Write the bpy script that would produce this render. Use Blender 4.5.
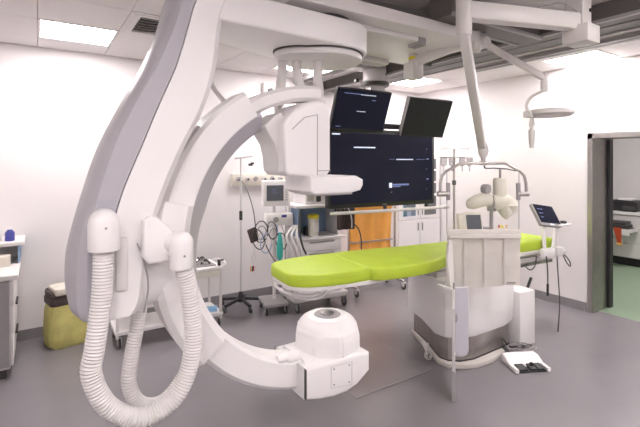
import bpy, bmesh, math, random
from mathutils import Vector, Matrix, Euler
random.seed(7)
for o in list(bpy.data.objects): bpy.data.objects.remove(o)
SC = bpy.context.scene
COL = SC.collection
rad = math.radians

# ------------------------------------------------------------------ camera
cd = bpy.data.cameras.new('camera'); cam = bpy.data.objects.new('camera', cd); COL.objects.link(cam)
cam.location = (0, 0, 1.75); cam.rotation_euler = (rad(90), 0, rad(-33.3))
cd.sensor_fit = 'HORIZONTAL'; cd.sensor_width = 36; cd.lens = 430 / 640 * 36
cd.shift_y = -(213.5 - 162) / 640; cd.clip_start = 0.02
SC.camera = cam
# ------------------------------------------------------------------ world, exposure
w = bpy.data.worlds.new('world'); SC.world = w; w.use_nodes = True
w.node_tree.nodes['Background'].inputs[0].default_value = (0.9, 0.9, 1, 1)
w.node_tree.nodes['Background'].inputs[1].default_value = 0.3
SC.view_settings.view_transform = 'Standard'; SC.view_settings.look = 'None'
SC.view_settings.gamma = 1; SC.view_settings.use_curve_mapping = False
SC.view_settings.exposure = 0.98
PANEL_POWER = 19.0        # emission of every ceiling light panel

# ------------------------------------------------------------------ materials
M = {}
def mat(name, col, rough=0.5, metal=0.0, var=0.04, scale=8.0, bump=0.0, bscale=60, spec=0.5, coat=0.0, emit=None, estr=0.0):
    m = bpy.data.materials.new(name); m.use_nodes = True
    nt = m.node_tree; b = nt.nodes['Principled BSDF']
    b.inputs['Roughness'].default_value = rough; b.inputs['Metallic'].default_value = metal
    b.inputs['Specular IOR Level'].default_value = spec; b.inputs['Coat Weight'].default_value = coat
    tc = nt.nodes.new('ShaderNodeTexCoord')
    n = nt.nodes.new('ShaderNodeTexNoise'); n.inputs['Scale'].default_value = scale; n.inputs['Detail'].default_value = 4
    nt.links.new(tc.outputs['Object'], n.inputs['Vector'])
    r = nt.nodes.new('ShaderNodeValToRGB')
    r.color_ramp.elements[0].position = 0.3; r.color_ramp.elements[1].position = 0.7
    c0 = [max(0, c * (1 - var)) for c in col[:3]]; c1 = [min(1, c * (1 + var)) for c in col[:3]]
    r.color_ramp.elements[0].color = (*c0, 1); r.color_ramp.elements[1].color = (*c1, 1)
    nt.links.new(n.outputs['Fac'], r.inputs['Fac']); nt.links.new(r.outputs['Color'], b.inputs['Base Color'])
    if bump:
        n2 = nt.nodes.new('ShaderNodeTexNoise'); n2.inputs['Scale'].default_value = bscale; n2.inputs['Detail'].default_value = 5
        nt.links.new(tc.outputs['Object'], n2.inputs['Vector'])
        bp = nt.nodes.new('ShaderNodeBump'); bp.inputs['Strength'].default_value = bump; bp.inputs['Distance'].default_value = 0.01
        nt.links.new(n2.outputs['Fac'], bp.inputs['Height']); nt.links.new(bp.outputs['Normal'], b.inputs['Normal'])
    if emit:
        b.inputs['Emission Color'].default_value = (*emit, 1); b.inputs['Emission Strength'].default_value = estr
    M[name] = m; return m
def glassmat(name, tint, refl=0.08, rough=0.02):
    m = bpy.data.materials.new(name); m.use_nodes = True; nt = m.node_tree; nt.nodes.clear()
    o = nt.nodes.new('ShaderNodeOutputMaterial'); mx = nt.nodes.new('ShaderNodeMixShader')
    t = nt.nodes.new('ShaderNodeBsdfTransparent'); g = nt.nodes.new('ShaderNodeBsdfGlossy')
    t.inputs[0].default_value = (*tint, 1); g.inputs['Roughness'].default_value = rough
    mx.inputs[0].default_value = refl
    nt.links.new(t.outputs[0], mx.inputs[1]); nt.links.new(g.outputs[0], mx.inputs[2]); nt.links.new(mx.outputs[0], o.inputs[0])
    M[name] = m; return m
mat('wall', (.80, .765, .765), .75, var=.012, scale=3, bump=.04, bscale=220)
mat('ceil_tile', (.72, .685, .685), .8, var=.02, scale=30, bump=.05, bscale=300)
mat('ceil_dark', (.5, .47, .47), .8)
mat('floor', (.225, .208, .222), .26, var=.02, scale=6, bump=.008, bscale=350, spec=.5)
mat('green_floor', (.30, .40, .28), .4, var=.04, scale=18)
mat('base', (.25, .235, .245), .5)
mat('white', (.86, .83, .83), .38, var=.01, scale=4)
mat('white2', (.74, .71, .70), .42, var=.015, scale=5)
mat('cream', (.70, .655, .57), .5, var=.02)
mat('arm_white', (.66, .63, .605), .42, var=.015, scale=5)
mat('pale_lavender', (.56, .54, .59), .45, var=.012)
mat('base_cream', (.62, .575, .54), .5, var=.02)
mat('hose', (.73, .70, .69), .5, var=.02)
mat('lavender', (.45, .43, .465), .42, var=.012, scale=5)
mat('grey_outer', (.40, .395, .43), .45, var=.012, scale=5)
mat('grey', (.33, .31, .315), .5, var=.02)
mat('grey_rail', (.12, .11, .105), .5, var=.03)
mat('light_grey', (.58, .55, .55), .45, var=.02)
mat('dark', (.02, .019, .022), .45, var=.1)
mat('charcoal', (.06, .055, .055), .55, var=.1)
mat('brown', (.06, .04, .035), .6, var=.15, bump=.2, bscale=40)
mat('screen', (.008, .009, .02), .22, var=.15, scale=2, spec=.25, emit=(.035, .04, .10), estr=.05)
mat('screen_off', (.006, .008, .008), .3, var=.1)
mat('screen_grey', (.10, .11, .135), .2, var=.05)
mat('ui', (.6, .65, .75), .4, emit=(.7, .78, .95), estr=.45)
mat('ui_dim', (.1, .12, .25), .4, emit=(.25, .32, .65), estr=.25)
mat('green', (.49, .65, .045), .48, var=.05, scale=5, bump=.06, bscale=14)
mat('orange', (.90, .42, .09), .6, var=.06, scale=6, bump=.25, bscale=9)
mat('steel', (.52, .49, .47), .30, 1.0, var=.04, scale=6)
mat('steel_brushed', (.46, .43, .41), .38, 1.0, var=.08, scale=14)
mat('chrome', (.62, .60, .59), .2, 1.0, var=.02)
mat('rubber', (.045, .045, .05), .6, var=.08)
mat('apron', (.82, .785, .75), .7, var=.03, scale=7, bump=.25, bscale=9)
mat('apron_seam', (.70, .66, .625), .75)
mat('yellow_bag', (.62, .57, .20), .4, var=.15, scale=7, bump=.6, bscale=12)
mat('blue', (.30, .42, .60), .5, var=.04)
mat('blue_deep', (.04, .05, .28), .4)
mat('sky_blue', (.25, .48, .72), .5, var=.1)
mat('teal', (.05, .45, .40), .5)
mat('yellow', (.85, .72, .05), .5)
mat('red', (.55, .07, .02), .5)
mat('wood_orange', (.75, .45, .12), .5)
mat('ivory', (.74, .715, .63), .45, var=.02)
mat('window_dark', (.16, .16, .165), .2, var=.1)
mat('diffuser', (.9, .9, .9), .5, emit=(1, .945, .94), estr=PANEL_POWER)
glassmat('acrylic', (.99, .987, .975), .03)
mat('plate', (.24, .222, .236), .24, var=.03, scale=5)
glassmat('bottle_glass', (.75, .82, .9), .12, .05)
glassmat('bag_clear', (.88, .88, .88), .10, .1)

# ------------------------------------------------------------------ helpers
def V(*a): return Vector(a if len(a) > 1 else a[0])
def link(name, bm, m, parent=None, world=True, smooth=True, ang=38):
    """one bmesh -> one mesh object; world=True: bm is in world coordinates and is brought into the parent's frame"""
    if smooth:
        for f in bm.faces: f.smooth = True
        for e in bm.edges:
            if len(e.link_faces) == 2 and e.calc_face_angle(0) > rad(ang): e.smooth = False
    if parent is not None and world:
        bm.transform(parent_world(parent).inverted())
    me = bpy.data.meshes.new(name); bm.to_mesh(me); bm.free()
    if m: me.materials.append(M[m])
    o = bpy.data.objects.new(name, me); COL.objects.link(o)
    if parent is not None: o.parent = parent
    return o
def parent_world(o):
    mtx = Matrix.Translation(o.location) @ Euler(o.rotation_euler).to_matrix().to_4x4()
    return parent_world(o.parent) @ mtx if o.parent else mtx
def thing(name, label, cat, loc=(0, 0, 0), rz=0, group=None):
    o = bpy.data.objects.new(name, None); COL.objects.link(o); o.empty_display_size = .1
    o.location = loc; o.rotation_euler = (0, 0, rad(rz)); o['label'] = label; o['category'] = cat
    if group: o['group'] = group
    return o
def tag(o, label, cat, group=None):
    o['label'] = label; o['category'] = cat
    if group: o['group'] = group
    return o
def struct(o, label=None):
    o['kind'] = 'structure'
    if label: o['label'] = label
    return o
def merge(bm, b2):
    me = bpy.data.meshes.new('t'); b2.to_mesh(me); b2.free(); bm.from_mesh(me); bpy.data.meshes.remove(me); return bm
def box(x0, x1, y0, y1, z0, z1, bev=0.0, seg=2, bm=None, rot=None, piv=None):
    b = bmesh.new(); bmesh.ops.create_cube(b, size=1)
    for v in b.verts: v.co = Vector((x0 + (v.co.x + .5) * (x1 - x0), y0 + (v.co.y + .5) * (y1 - y0), z0 + (v.co.z + .5) * (z1 - z0)))
    if bev: bmesh.ops.bevel(b, geom=b.edges[:] , offset=bev, segments=seg, affect='EDGES', profile=.5, clamp_overlap=True)
    if rot is not None:
        p = Vector(piv) if piv else Vector(((x0 + x1) / 2, (y0 + y1) / 2, (z0 + z1) / 2))
        b.transform(Matrix.Translation(p) @ rot.to_4x4() @ Matrix.Translation(-p))
    return merge(bm, b) if bm else b
def cr(pts, n=8, closed=False):
    """Catmull-Rom smoothing"""
    P = [Vector(p) for p in pts]; out = []; N = len(P)
    rng = range(N) if closed else range(N - 1)
    for i in rng:
        p0 = P[i - 1] if (i > 0 or closed) else P[0] * 2 - P[1]
        p1 = P[i]; p2 = P[(i + 1) % N]
        p3 = P[(i + 2) % N] if (i + 2 < N or closed) else p2 * 2 - p1
        for k in range(n):
            t = k / n
            out.append(.5 * ((2 * p1) + (p2 - p0) * t + (2 * p0 - 5 * p1 + 4 * p2 - p3) * t * t + (3 * p1 - p0 - 3 * p2 + p3) * t ** 3))
    if not closed: out.append(P[-1].copy())
    return out
def tube(pts, r, seg=10, bm=None, radii=None, caps=True):
    b = bmesh.new(); P = [Vector(p) for p in pts]; n = len(P)
    T = []
    for i in range(n):
        d = (P[min(i + 1, n - 1)] - P[max(i - 1, 0)])
        T.append(d.normalized() if d.length > 1e-9 else Vector((0, 0, 1)))
    up = Vector((0, 0, 1)) if abs(T[0].z) < .9 else Vector((0, 1, 0))
    nrm = T[0].cross(up).normalized(); rings = []
    for i in range(n):
        nrm = (nrm - T[i] * nrm.dot(T[i])).normalized(); bi = T[i].cross(nrm)
        rr = radii[i] if radii else r
        rings.append([b.verts.new(P[i] + (nrm * math.cos(2 * math.pi * k / seg) + bi * math.sin(2 * math.pi * k / seg)) * rr) for k in range(seg)])
    for i in range(n - 1):
        for k in range(seg):
            b.faces.new((rings[i][k], rings[i][(k + 1) % seg], rings[i + 1][(k + 1) % seg], rings[i + 1][k]))
    if caps: b.faces.new(rings[0][::-1]); b.faces.new(rings[-1])
    bmesh.ops.recalc_face_normals(b, faces=b.faces[:])
    return merge(bm, b) if bm else b
def ridged(pts, r, pitch=.013, depth=.10, seg=20, bm=None):
    """corrugated hose along a smooth path"""
    S = cr(pts, 24); L = [0]
    for i in range(1, len(S)): L.append(L[-1] + (S[i] - S[i - 1]).length)
    n = int(L[-1] / pitch); out = []; radii = []; j = 0
    for i in range(n * 4 + 1):
        s = L[-1] * i / (n * 4)
        while j < len(L) - 2 and L[j + 1] < s: j += 1
        t = (s - L[j]) / max(1e-9, L[j + 1] - L[j]); out.append(S[j].lerp(S[j + 1], t))
        radii.append(r * (1 - depth * (0.0, .5, 1, .5)[i % 4]))
    return tube(out, r, seg, bm, radii)
def lathe(prof, c=(0, 0, 0), seg=32, bm=None, axis='Z'):
    b = bmesh.new(); rings = []
    for r, z in prof:
        if r < 1e-6: rings.append([b.verts.new((0, 0, z))])
        else: rings.append([b.verts.new((r * math.cos(2 * math.pi * k / seg), r * math.sin(2 * math.pi * k / seg), z)) for k in range(seg)])
    for a, d in zip(rings[:-1], rings[1:]):
        for k in range(seg):
            q = [a[k % len(a)], a[(k + 1) % len(a)], d[(k + 1) % len(d)], d[k % len(d)]]
            u = []
            for v in q:
                if v not in u: u.append(v)
            if len(u) > 2: b.faces.new(u)
    if len(rings[0]) > 1: b.faces.new(rings[0][::-1])
    if len(rings[-1]) > 1: b.faces.new(rings[-1])
    if axis == 'X': b.transform(Matrix.Rotation(rad(90), 4, 'Y'))
    if axis == 'Y': b.transform(Matrix.Rotation(rad(-90), 4, 'X'))
    bmesh.ops.recalc_face_normals(b, faces=b.faces[:])
    b.transform(Matrix.Translation(Vector(c)))
    return merge(bm, b) if bm else b
def prism(out, a0, a1, axis='Z', bev=0.0, seg=2, bm=None):
    """2-D outline extruded along an axis. Z: (x,y); Y: (x,z); X: (y,z)"""
    def m3(p, h): return (p[0], p[1], h) if axis == 'Z' else ((p[0], h, p[1]) if axis == 'Y' else (h, p[0], p[1]))
    b = bmesh.new()
    lo = [b.verts.new(m3(p, a0)) for p in out]; hi = [b.verts.new(m3(p, a1)) for p in out]; n = len(out)
    f0 = b.faces.new(lo); f1 = b.faces.new(hi[::-1])
    for i in range(n): b.faces.new((lo[i], hi[i], hi[(i + 1) % n], lo[(i + 1) % n]))
    bmesh.ops.recalc_face_normals(b, faces=b.faces[:])
    if bev:
        es = list({e for f in (f0, f1) for e in f.edges})
        bmesh.ops.bevel(b, geom=es, offset=bev, segments=seg, affect='EDGES', profile=.5, clamp_overlap=True)
    bmesh.ops.triangulate(b, faces=[f for f in b.faces if len(f.verts) > 6])
    return merge(bm, b) if bm else b
def loft(rows, bm=None, caps=True):
    b = bmesh.new(); R = [[b.verts.new(p) for p in r] for r in rows]; n = len(R[0])
    for i in range(len(R) - 1):
        for k in range(n): b.faces.new((R[i][k], R[i][(k + 1) % n], R[i + 1][(k + 1) % n], R[i + 1][k]))
    if caps: b.faces.new(R[0][::-1]); b.faces.new(R[-1])
    bmesh.ops.recalc_face_normals(b, faces=b.faces[:])
    return merge(bm, b) if bm else b
def rrect(x0, x1, y0, y1, r, n=5):
    o = []
    for cx, cy, a in ((x1 - r, y0 + r, -90), (x1 - r, y1 - r, 0), (x0 + r, y1 - r, 90), (x0 + r, y0 + r, 180)):
        for k in range(n + 1):
            t = rad(a + 90 * k / n); o.append((cx + r * math.cos(t), cy + r * math.sin(t)))
    return o
def bar(p, q, wx, wz, bm=None, bev=.008):
    """square bar from p to q, width wx sideways, wz in the vertical plane"""
    p, q = Vector(p), Vector(q); d = (q - p); L = d.length; d.normalize()
    s = d.cross(Vector((0, 0, 1))); s = s.normalized() if s.length > 1e-4 else Vector((1, 0, 0)); u = s.cross(d)
    b = box(-wx / 2, wx / 2, -wz / 2, wz / 2, 0, L, bev)
    mt = Matrix((( s.x, u.x, d.x, p.x), (s.y, u.y, d.y, p.y), (s.z, u.z, d.z, p.z), (0, 0, 0, 1)))
    b.transform(mt); bmesh.ops.recalc_face_normals(b, faces=b.faces[:])
    return merge(bm, b) if bm else b
def caster(name, x, y, r, parent, m='light_grey', world=True, h=None):
    """a swivel caster: fork with a tyre sub-part"""
    h = h or 2 * r + .03
    f = bmesh.new()
    box(x - .018, x - .012, y - r * .7, y + r * .5, r * .8, h - .01, .002, 1, f)
    box(x + .012, x + .018, y - r * .7, y + r * .5, r * .8, h - .01, .002, 1, f)
    box(x - .018, x + .018, y - r * .7, y + r * .6, h - .016, h, .003, 1, f)
    fo = link(name, f, m, parent, world)
    t = lathe([(r * .45, -.011), (r * .9, -.011), (r, -.006), (r, .006), (r * .9, .011), (r * .45, .011)], (x, y, r), 20, None, 'X')
    link('tyre', t, 'rubber', fo, world)
    hb = lathe([(0, -.012), (r * .45, -.012), (r * .45, .012), (0, .012)], (x, y, r), 14, None, 'X'); link('hub', hb, 'light_grey', fo, world)
    return fo
def copy_tree(o, parent=None):
    c = o.copy(); COL.objects.link(c); c.parent = parent
    for ch in list(o.children): copy_tree(ch, c)
    return c

# ================================================================== SETTING
XL, XR, YN, YB, ZC = -0.9, 5.39, -1.8, 5.14, 2.90
struct(link('floor', box(XL - .1, XR + .12, YN - .1, YB + .1, -.06, 0), 'floor', smooth=False), 'grey glossy vinyl floor of the treatment room')
struct(link('wall_back', box(XL - .1, XR + .12, YB, YB + .1, 0, ZC + .1), 'wall', smooth=False), 'plain white wall behind the monitors')
struct(link('wall_left', box(XL - .1, XL, YN, YB, 0, ZC + .1), 'wall', smooth=False))
struct(link('wall_front', box(XL - .1, XR + .12, YN - .1, YN, 0, ZC + .1), 'wall', smooth=False))
DY0, DY1, DZ, DX2 = 1.25, 2.46, 2.05, 5.73
wr = box(XR, XR + .12, DY1 + .0, YB, 0, ZC + .1); box(XR, XR + .12, YN, DY0, 0, ZC + .1, bm=wr); box(XR, XR + .12, DY0, DY1, DZ, ZC + .1, bm=wr)
struct(link('wall_right', wr, 'wall', smooth=False), 'plain white wall with the open doorway')
struct(link('baseboard_back', box(XL, XR - .012, YB - .012, YB, 0, .10, .003, 1), 'base'))
bb = box(XR - .012, XR, DY1 + .04, YB - .012, 0, .10, .003, 1); box(XR - .012, XR, YN, DY0 - .04, 0, .10, .003, 1, bb)
struct(link('baseboard_right', bb, 'base'))
# door: lining, edge strips and head
d = bpy.data.objects.new('door_1', None); COL.objects.link(d); d.location = (XR, DY1, 0); struct(d, 'open doorway lined with brushed stainless steel')
link('jamb_lining', box(XR - .015, DX2, DY1 - .03, DY1 + .01, 0, DZ, .003, 1), 'steel_brushed', d)
link('jamb_lining', box(XR - .015, DX2, DY0 - .01, DY0 + .03, 0, DZ, .003, 1), 'steel_brushed', d)
link('head_lining', box(XR - .015, DX2, DY0, DY1, DZ - .03, DZ + .01, .003, 1), 'steel_brushed', d)
fr = box(XR - .022, XR + .001, DY1 - .03, DY1 + .025, 0, DZ + .035, .003, 1); link('door_frame', fr, 'steel', d)
link('door_frame', box(XR - .022, XR + .001, DY0 - .05, DY0 + .03, 0, DZ + .05, .003, 1), 'steel', d)
link('door_frame', box(XR - .022, XR + .001, DY0 - .05, DY1 + .025, DZ - .03, DZ + .035, .003, 1), 'steel', d)
link('rubber_seal', box(DX2, DX2 + .09, DY1 - .06, DY1 + .01, 0, DZ, .004, 1), 'dark', d)
# room beyond the doorway
struct(link('floor_corridor', box(XR + .12, 9.0, 0.2, 5.2, -.06, -.001), 'green_floor', smooth=False), 'green floor of the room beyond the doorway')
cw = box(9.0, 9.1, .2, 5.2, 0, 2.8); box(XR + .12, 9.1, 5.2, 5.3, 0, 2.8, bm=cw); box(XR + .12, 9.1, .1, .2, 0, 2.8, bm=cw)
struct(link('wall_corridor', cw, 'wall', smooth=False))
struct(link('ceiling_corridor', box(XR + .12, 9.1, .1, 5.3, 2.8, 2.9), 'ceil_tile', smooth=False))

# ceiling: slab with single tiles on a 0.6 m grid, light panels let in
ceil = struct(link('ceiling', box(XL - .1, XR + .12, YN - .1, YB + .1, ZC + .016, ZC + .1), 'ceil_dark', smooth=False), 'suspended ceiling of white tiles')
LIGHTS = [(0.0, 4.12, 'square ceiling light panel at upper left beside the air vent'),
          (2.4, 4.12, 'square ceiling light panel half hidden behind the hanging pivot disc'),
          (4.2, 4.12, 'square ceiling light panel above the pair of small tilted monitors'),
          (4.8, 2.12, 'square ceiling light panel beside the right wall above the round lamp'),
          (2.4, -.08, 'unseen square ceiling light panel added over the right of the camera'),  # from here on: unseen panels, added to brighten and even out the room
          (3.6, .52, 'unseen square ceiling light panel added near the doorway, out of view'), (1.2, -1.28, 'unseen square ceiling light panel added behind the camera'),
          (-.6, -.08, 'unseen square ceiling light panel added behind the camera by the left wall')]
VENT = (0.6, 3.52)
tile_meshes = {}
def tile(x0, x1, y0, y1):
    k = (round(x1 - x0, 3), round(y1 - y0, 3))
    if k not in tile_meshes:
        b = box(.0025, k[0] - .0025, .0025, k[1] - .0025, 0, .014, .002, 1)
        me = bpy.data.meshes.new('ceiling_tile'); b.to_mesh(me); b.free(); me.materials.append(M['ceil_tile']); tile_meshes[k] = me
    o = bpy.data.objects.new('ceiling_tile', tile_meshes[k]); COL.objects.link(o); o.parent = ceil; o.location = (x0, y0, ZC)
for c in range(-2, 9):
    x0, x1 = max(XL, .6 * c), min(XR, .6 * c + .6)
    off = 2.12 if c == 8 else 1.72
    for r in range(-8, 8):
        y0, y1 = max(YN, off + .6 * r), min(YB, off + .6 * r + .6)
        if y1 - y0 < .03: continue
        if any(abs(.6 * c - l[0]) < .05 and abs(off + .6 * r - l[1]) < .05 for l in LIGHTS): continue
        if abs(.6 * c - VENT[0]) < .05 and abs(off + .6 * r - VENT[1]) < .05: continue
        tile(x0, x1, y0, y1)
for x, y, lab in LIGHTS:
    L = thing('ceiling_light', lab, 'ceiling light', (x + .3, y + .3, ZC), group='square ceiling light panels')
    x1 = min(x + .6, XR - .002)
    f = bmesh.new()
    for a in ((x + .002, x1 - .002, y + .002, y + .022), (x + .002, x1 - .002, y + .578, y + .598), (x + .002, x + .022, y + .022, y + .578), (x1 - .022, x1 - .002, y + .022, y + .578)):
        box(a[0], a[1], a[2], a[3], ZC - .004, ZC + .02, bm=f)
    link('frame', f, 'white2', L)
    link('diffuser', box(x + .022, x1 - .022, y + .022, y + .578, ZC + .002, ZC + .014), 'diffuser', L, smooth=False)
# unseen lamp added to brighten the neighbouring room
L = thing('ceiling_light', 'unseen ceiling light panel added to brighten the room beyond the doorway', 'ceiling light', (7.2, 2.4, 2.8))
link('frame', box(6.88, 7.52, 2.08, 2.72, 2.785, 2.80, .003, 1), 'white2', L)
link('diffuser', box(6.9, 7.5, 2.1, 2.7, 2.775, 2.786), 'diffuser', L)
# air vent
v = thing('air_vent', 'dark square air vent with curved blades in the ceiling', 'vent', (VENT[0] + .3, VENT[1] + .3, ZC))
f = bmesh.new()
for k, (a, h) in enumerate(((.3, .27), (.27, .22))):
    for s in (-1, 1):
        cx, cy = VENT[0] + .3, VENT[1] + .3
        box(cx - a, cx + a, cy + s * a - (a - h if s > 0 else 0), cy + s * a + (a - h if s < 0 else 0), ZC - .006 * (k + 1), ZC + .012, bm=f)
        box(cx + s * a - (a - h if s > 0 else 0), cx + s * a + (a - h if s < 0 else 0), cy - h, cy + h, ZC - .006 * (k + 1), ZC + .012, bm=f)
link('frame', f, 'ceil_tile', v)
link('duct', box(VENT[0] + .02, VENT[0] + .58, VENT[1] + .02, VENT[1] + .58, ZC + .004, ZC + .015), 'dark', v)
for k in range(6):
    yy = VENT[1] + .12 + k * .072
    link('blade', box(VENT[0] + .09, VENT[0] + .51, yy - .02, yy + .02, ZC - .004, ZC, rot=Matrix.Rotation(rad(38), 3, 'X')), 'light_grey', v)

# ceiling rails and carriage
def rail(name, label, x0, x1, y0, y1, z0, grey='grey_rail'):
    t = thing(name, label, 'rail', ((x0 + x1) / 2, (y0 + y1) / 2, ZC))
    link('channel', box(x0, x1, y0, y1, z0, ZC - .001, .004, 1), grey, t)
    if y1 - y0 > x1 - x0:
        link('flange', box(x0 - .025, x0 + .01, y0, y1, z0 - .008, z0 + .016, .003, 1), 'grey', t)
        link('flange', box(x1 - .01, x1 + .025, y0, y1, z0 - .008, z0 + .016, .003, 1), 'grey', t)
        link('slot', box((x0 + x1) / 2 - .03, (x0 + x1) / 2 + .03, y0, y1, z0 - .004, z0 + .01), 'grey_rail', t)
    else:
        link('flange', box(x0, x1, y0 - .02, y0 + .01, z0 - .008, z0 + .016, .003, 1), 'grey', t)
        link('flange', box(x0, x1, y1 - .01, y1 + .02, z0 - .008, z0 + .016, .003, 1), 'grey', t)
    return t
rail('ceiling_rail', 'wide grey ceiling rail running from the back wall past the round lamp', 3.40, 3.76, -1.7, 5.12, 2.76)
rail('ceiling_rail', 'slim pale ceiling rail running along above the right wall light', 4.42, 4.50, -1.7, 3.4, 2.86, 'light_grey')
rail('ceiling_rail', 'slim ceiling rail running above the two tilted monitors', 2.95, 3.05, 2.95, 5.12, 2.84, 'light_grey')
rail('ceiling_rail', 'dark grey cross rail above the white suspension arm', 2.32, 3.39, 1.92, 2.12, 2.74)

# ================================================================== CEILING-MOUNTED C-ARM
A = thing('c_arm_x_ray_machine', 'large white and grey ceiling-mounted x-ray machine with curved C arm and ribbed hoses', 'x-ray machine', (1.54, 2.34, ZC))
# carriage on the ceiling
cg = box(1.18, 2.9, 2.06, 2.92, 2.655, 2.74, .012, 2); link('carriage', cg, 'white2', A)
link('carriage_rail', box(1.45, 2.30, 2.2, 2.32, 2.62, 2.66, .008, 1), 'white2', A)
link('carriage_rail', box(1.3, 3.3, 2.98, 3.08, 2.70, 2.84, .01, 1), 'grey_rail', A)
link('carriage_block', box(2.1, 2.6, 2.84, 2.98, 2.61, 2.70, .01, 1), 'light_grey', A)
link('end_buffer', box(2.30, 2.38, 2.2, 2.32, 2.60, 2.66, .008, 1), 'grey', A)
link('carriage_post', lathe([(.2, 2.59), (.2, 2.66)], (1.54, 2.34, 0), 36), 'charcoal', A)
# beam and pivot disc (plan outline)
cx, cy, R = 1.54, 2.34, .30
o = [(.70, 2.012), (.80, 2.012), (1.1, 2.02)]
for k in range(-80, 101, 8): o.append((cx + R * math.cos(rad(k)), cy + R * math.sin(rad(k))))
o += [(1.1, 2.5), (.80, 2.37), (.70, 2.37)]
link('beam', prism(o, 2.44, 2.60, 'Z', .015, 3), 'white', A)
o = []
for k in range(-128, 129, 8): o.append((cx + .005 + .262 * math.cos(rad(k)), cy - .01 + .262 * math.sin(rad(k))))
for k in range(110, 251, 10): o.append((cx - .155 + .17 * math.cos(rad(k)), cy - .01 + .17 * math.sin(rad(k))))
link('pivot_cover', prism(o, 2.395, 2.434, 'Z', .012, 3), 'white2', A)
o2 = [((x - cx) * 1.015 + cx, (y - cy) * 1.015 + cy) for x, y in o]
link('cover_gap', prism(o2, 2.432, 2.441, 'Z'), 'charcoal', A)
# L arm: grey spine and white cover lofted through stations (z, outer, mid, boundary, inner)
ST = [(2.605, .565, .61, .67, .84), (2.56, .54, .585, .645, .80), (2.48, .52, .555, .61, .765), (2.37, .49, .525, .58, .745), (2.27, .45, .485, .553, .735), (2.16, .40, .44, .517, .715), (2.0, .318, .355, .45, .665),
      (1.82, .236, .275, .38, .575), (1.63, .177, .217, .305, .495), (1.48, .137, .185, .265, .445), (1.37, .112, .172, .25, .42),
      (1.28, .103, .17, .25, .41), (1.18, .105, .17, .25, .40), (1.12, .118, .17, .25, .385), (1.085, .145, .18, .25, .36)]
zs = [s[0] for s in ST]
def interp(z, k):
    pts = cr([(s[0], s[k], 0) for s in ST], 6)
    return pts
cols = [cr([(s[k], 0, s[0]) for s in ST], 4) for k in (1, 2, 3, 4)]
rows, roww = [], []
for i in range(len(cols[0])):
    O, Mi, B, I = (c[i] for c in cols); z = O.z
    rows.append([(B.x, 2.005, z), (Mi.x, 2.005, z), (Mi.x - (Mi.x - O.x) * .55, 2.03, z), (O.x, 2.10, z), (O.x, 2.28, z), (Mi.x - (Mi.x - O.x) * .55, 2.35, z), (Mi.x, 2.375, z), (B.x, 2.375, z)])
    roww.append([(B.x + .004, 2.0, z), (B.x + .004, 2.38, z), (I.x - .03, 2.38, z), (I.x, 2.35, z), (I.x, 2.03, z), (I.x - .03, 2.0, z)])
link('arm_spine', loft(rows), 'lavender', A, ang=28)
link('arm_cover', loft(roww), 'white', A, ang=30)
# darker trim panel low on the spine
link('spine_trim', loft([[(c[1].x + .004, 2.001, c[0].z), (c[2].x - .002, 2.001, c[0].z), (c[2].x - .002, 2.006, c[0].z), (c[1].x + .004, 2.006, c[0].z)] for c in zip(*cols) if c[0].z < 1.60]), 'grey_outer', A)
# pivot drum pointing to the isocentre
link('pivot_drum', lathe([(.0, .24), (.15, .24), (.172, .26), (.172, .40), (.15, .43), (.13, .52), (0, .52)], (0, 2.19, 1.215), 40, None, 'X'), 'white', A)
link('drum_seam', lathe([(.174, .34), (.1745, .345), (.174, .35)], (0, 2.19, 1.215), 40, None, 'X'), 'grey', A)
link('button_panel', box(.275, .325, 1.985, 2.01, 1.20, 1.43, .01, 2), 'white2', A)
link('drum_cable', tube(cr([(.36, 1.985, 1.40), (.39, 1.985, 1.31), (.405, 1.99, 1.2), (.39, 2.0, 1.09)], 8), .004, 8), 'grey', A)
# C arc
ICX, ICZ, RI, RO = 1.385, 1.345, .745, .907
def arc(a0, a1, ri, ro, y0, y1, n=40, ch=.02):
    rs = []
    for i in range(n + 1):
        t = rad(a0 + (a1 - a0) * i / n); c, s = math.cos(t), math.sin(t)
        def q(r, y): return (ICX + r * c, y, ICZ + r * s)
        rs.append([q(ri + ch, y0), q(ro - ch, y0), q(ro, y0 + ch), q(ro, y1 - ch), q(ro - ch, y1), q(ri + ch, y1), q(ri, y1 - ch), q(ri, y0 + ch)])
    return loft(rs)
link('c_arc', arc(121, 262, RI, RO, 2.12, 2.32, 56), 'white', A, ang=30)
tr = []
for i in range(61):
    a_ = 119 + 97 * i / 60; t = rad(a_); c, s_ = math.cos(t), math.sin(t); k = min(1, (216 - a_) / 50)
    ri_ = RI + .012 - .085 * k
    tr.append([(ICX + (RI + .03) * c, 2.128, ICZ + (RI + .03) * s_), (ICX + (RI + .012) * c, 2.126, ICZ + (RI + .012) * s_), (ICX + ri_ * c, 2.20, ICZ + ri_ * s_), (ICX + ri_ * c, 2.30, ICZ + ri_ * s_), (ICX + (RI + .03) * c, 2.30, ICZ + (RI + .03) * s_)])
link('arc_trim', loft(tr), 'lavender', A, ang=25)
link('arc_cover', arc(195, 220, RI + .01, RO + .04, 2.08, 2.36, 14, .03), 'white', A)
link('arc_track', arc(140, 185, RO - .03, RO + .012, 2.16, 2.28, 24, .004), 'light_grey', A)
link('arc_arm', arc(88, 121.5, RI + .02, RO - .05, 2.14, 2.30, 16), 'white', A)
link('arc_foot', arc(261, 268, RI - .01, RO + .012, 2.08, 2.36, 8), 'white', A)
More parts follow.
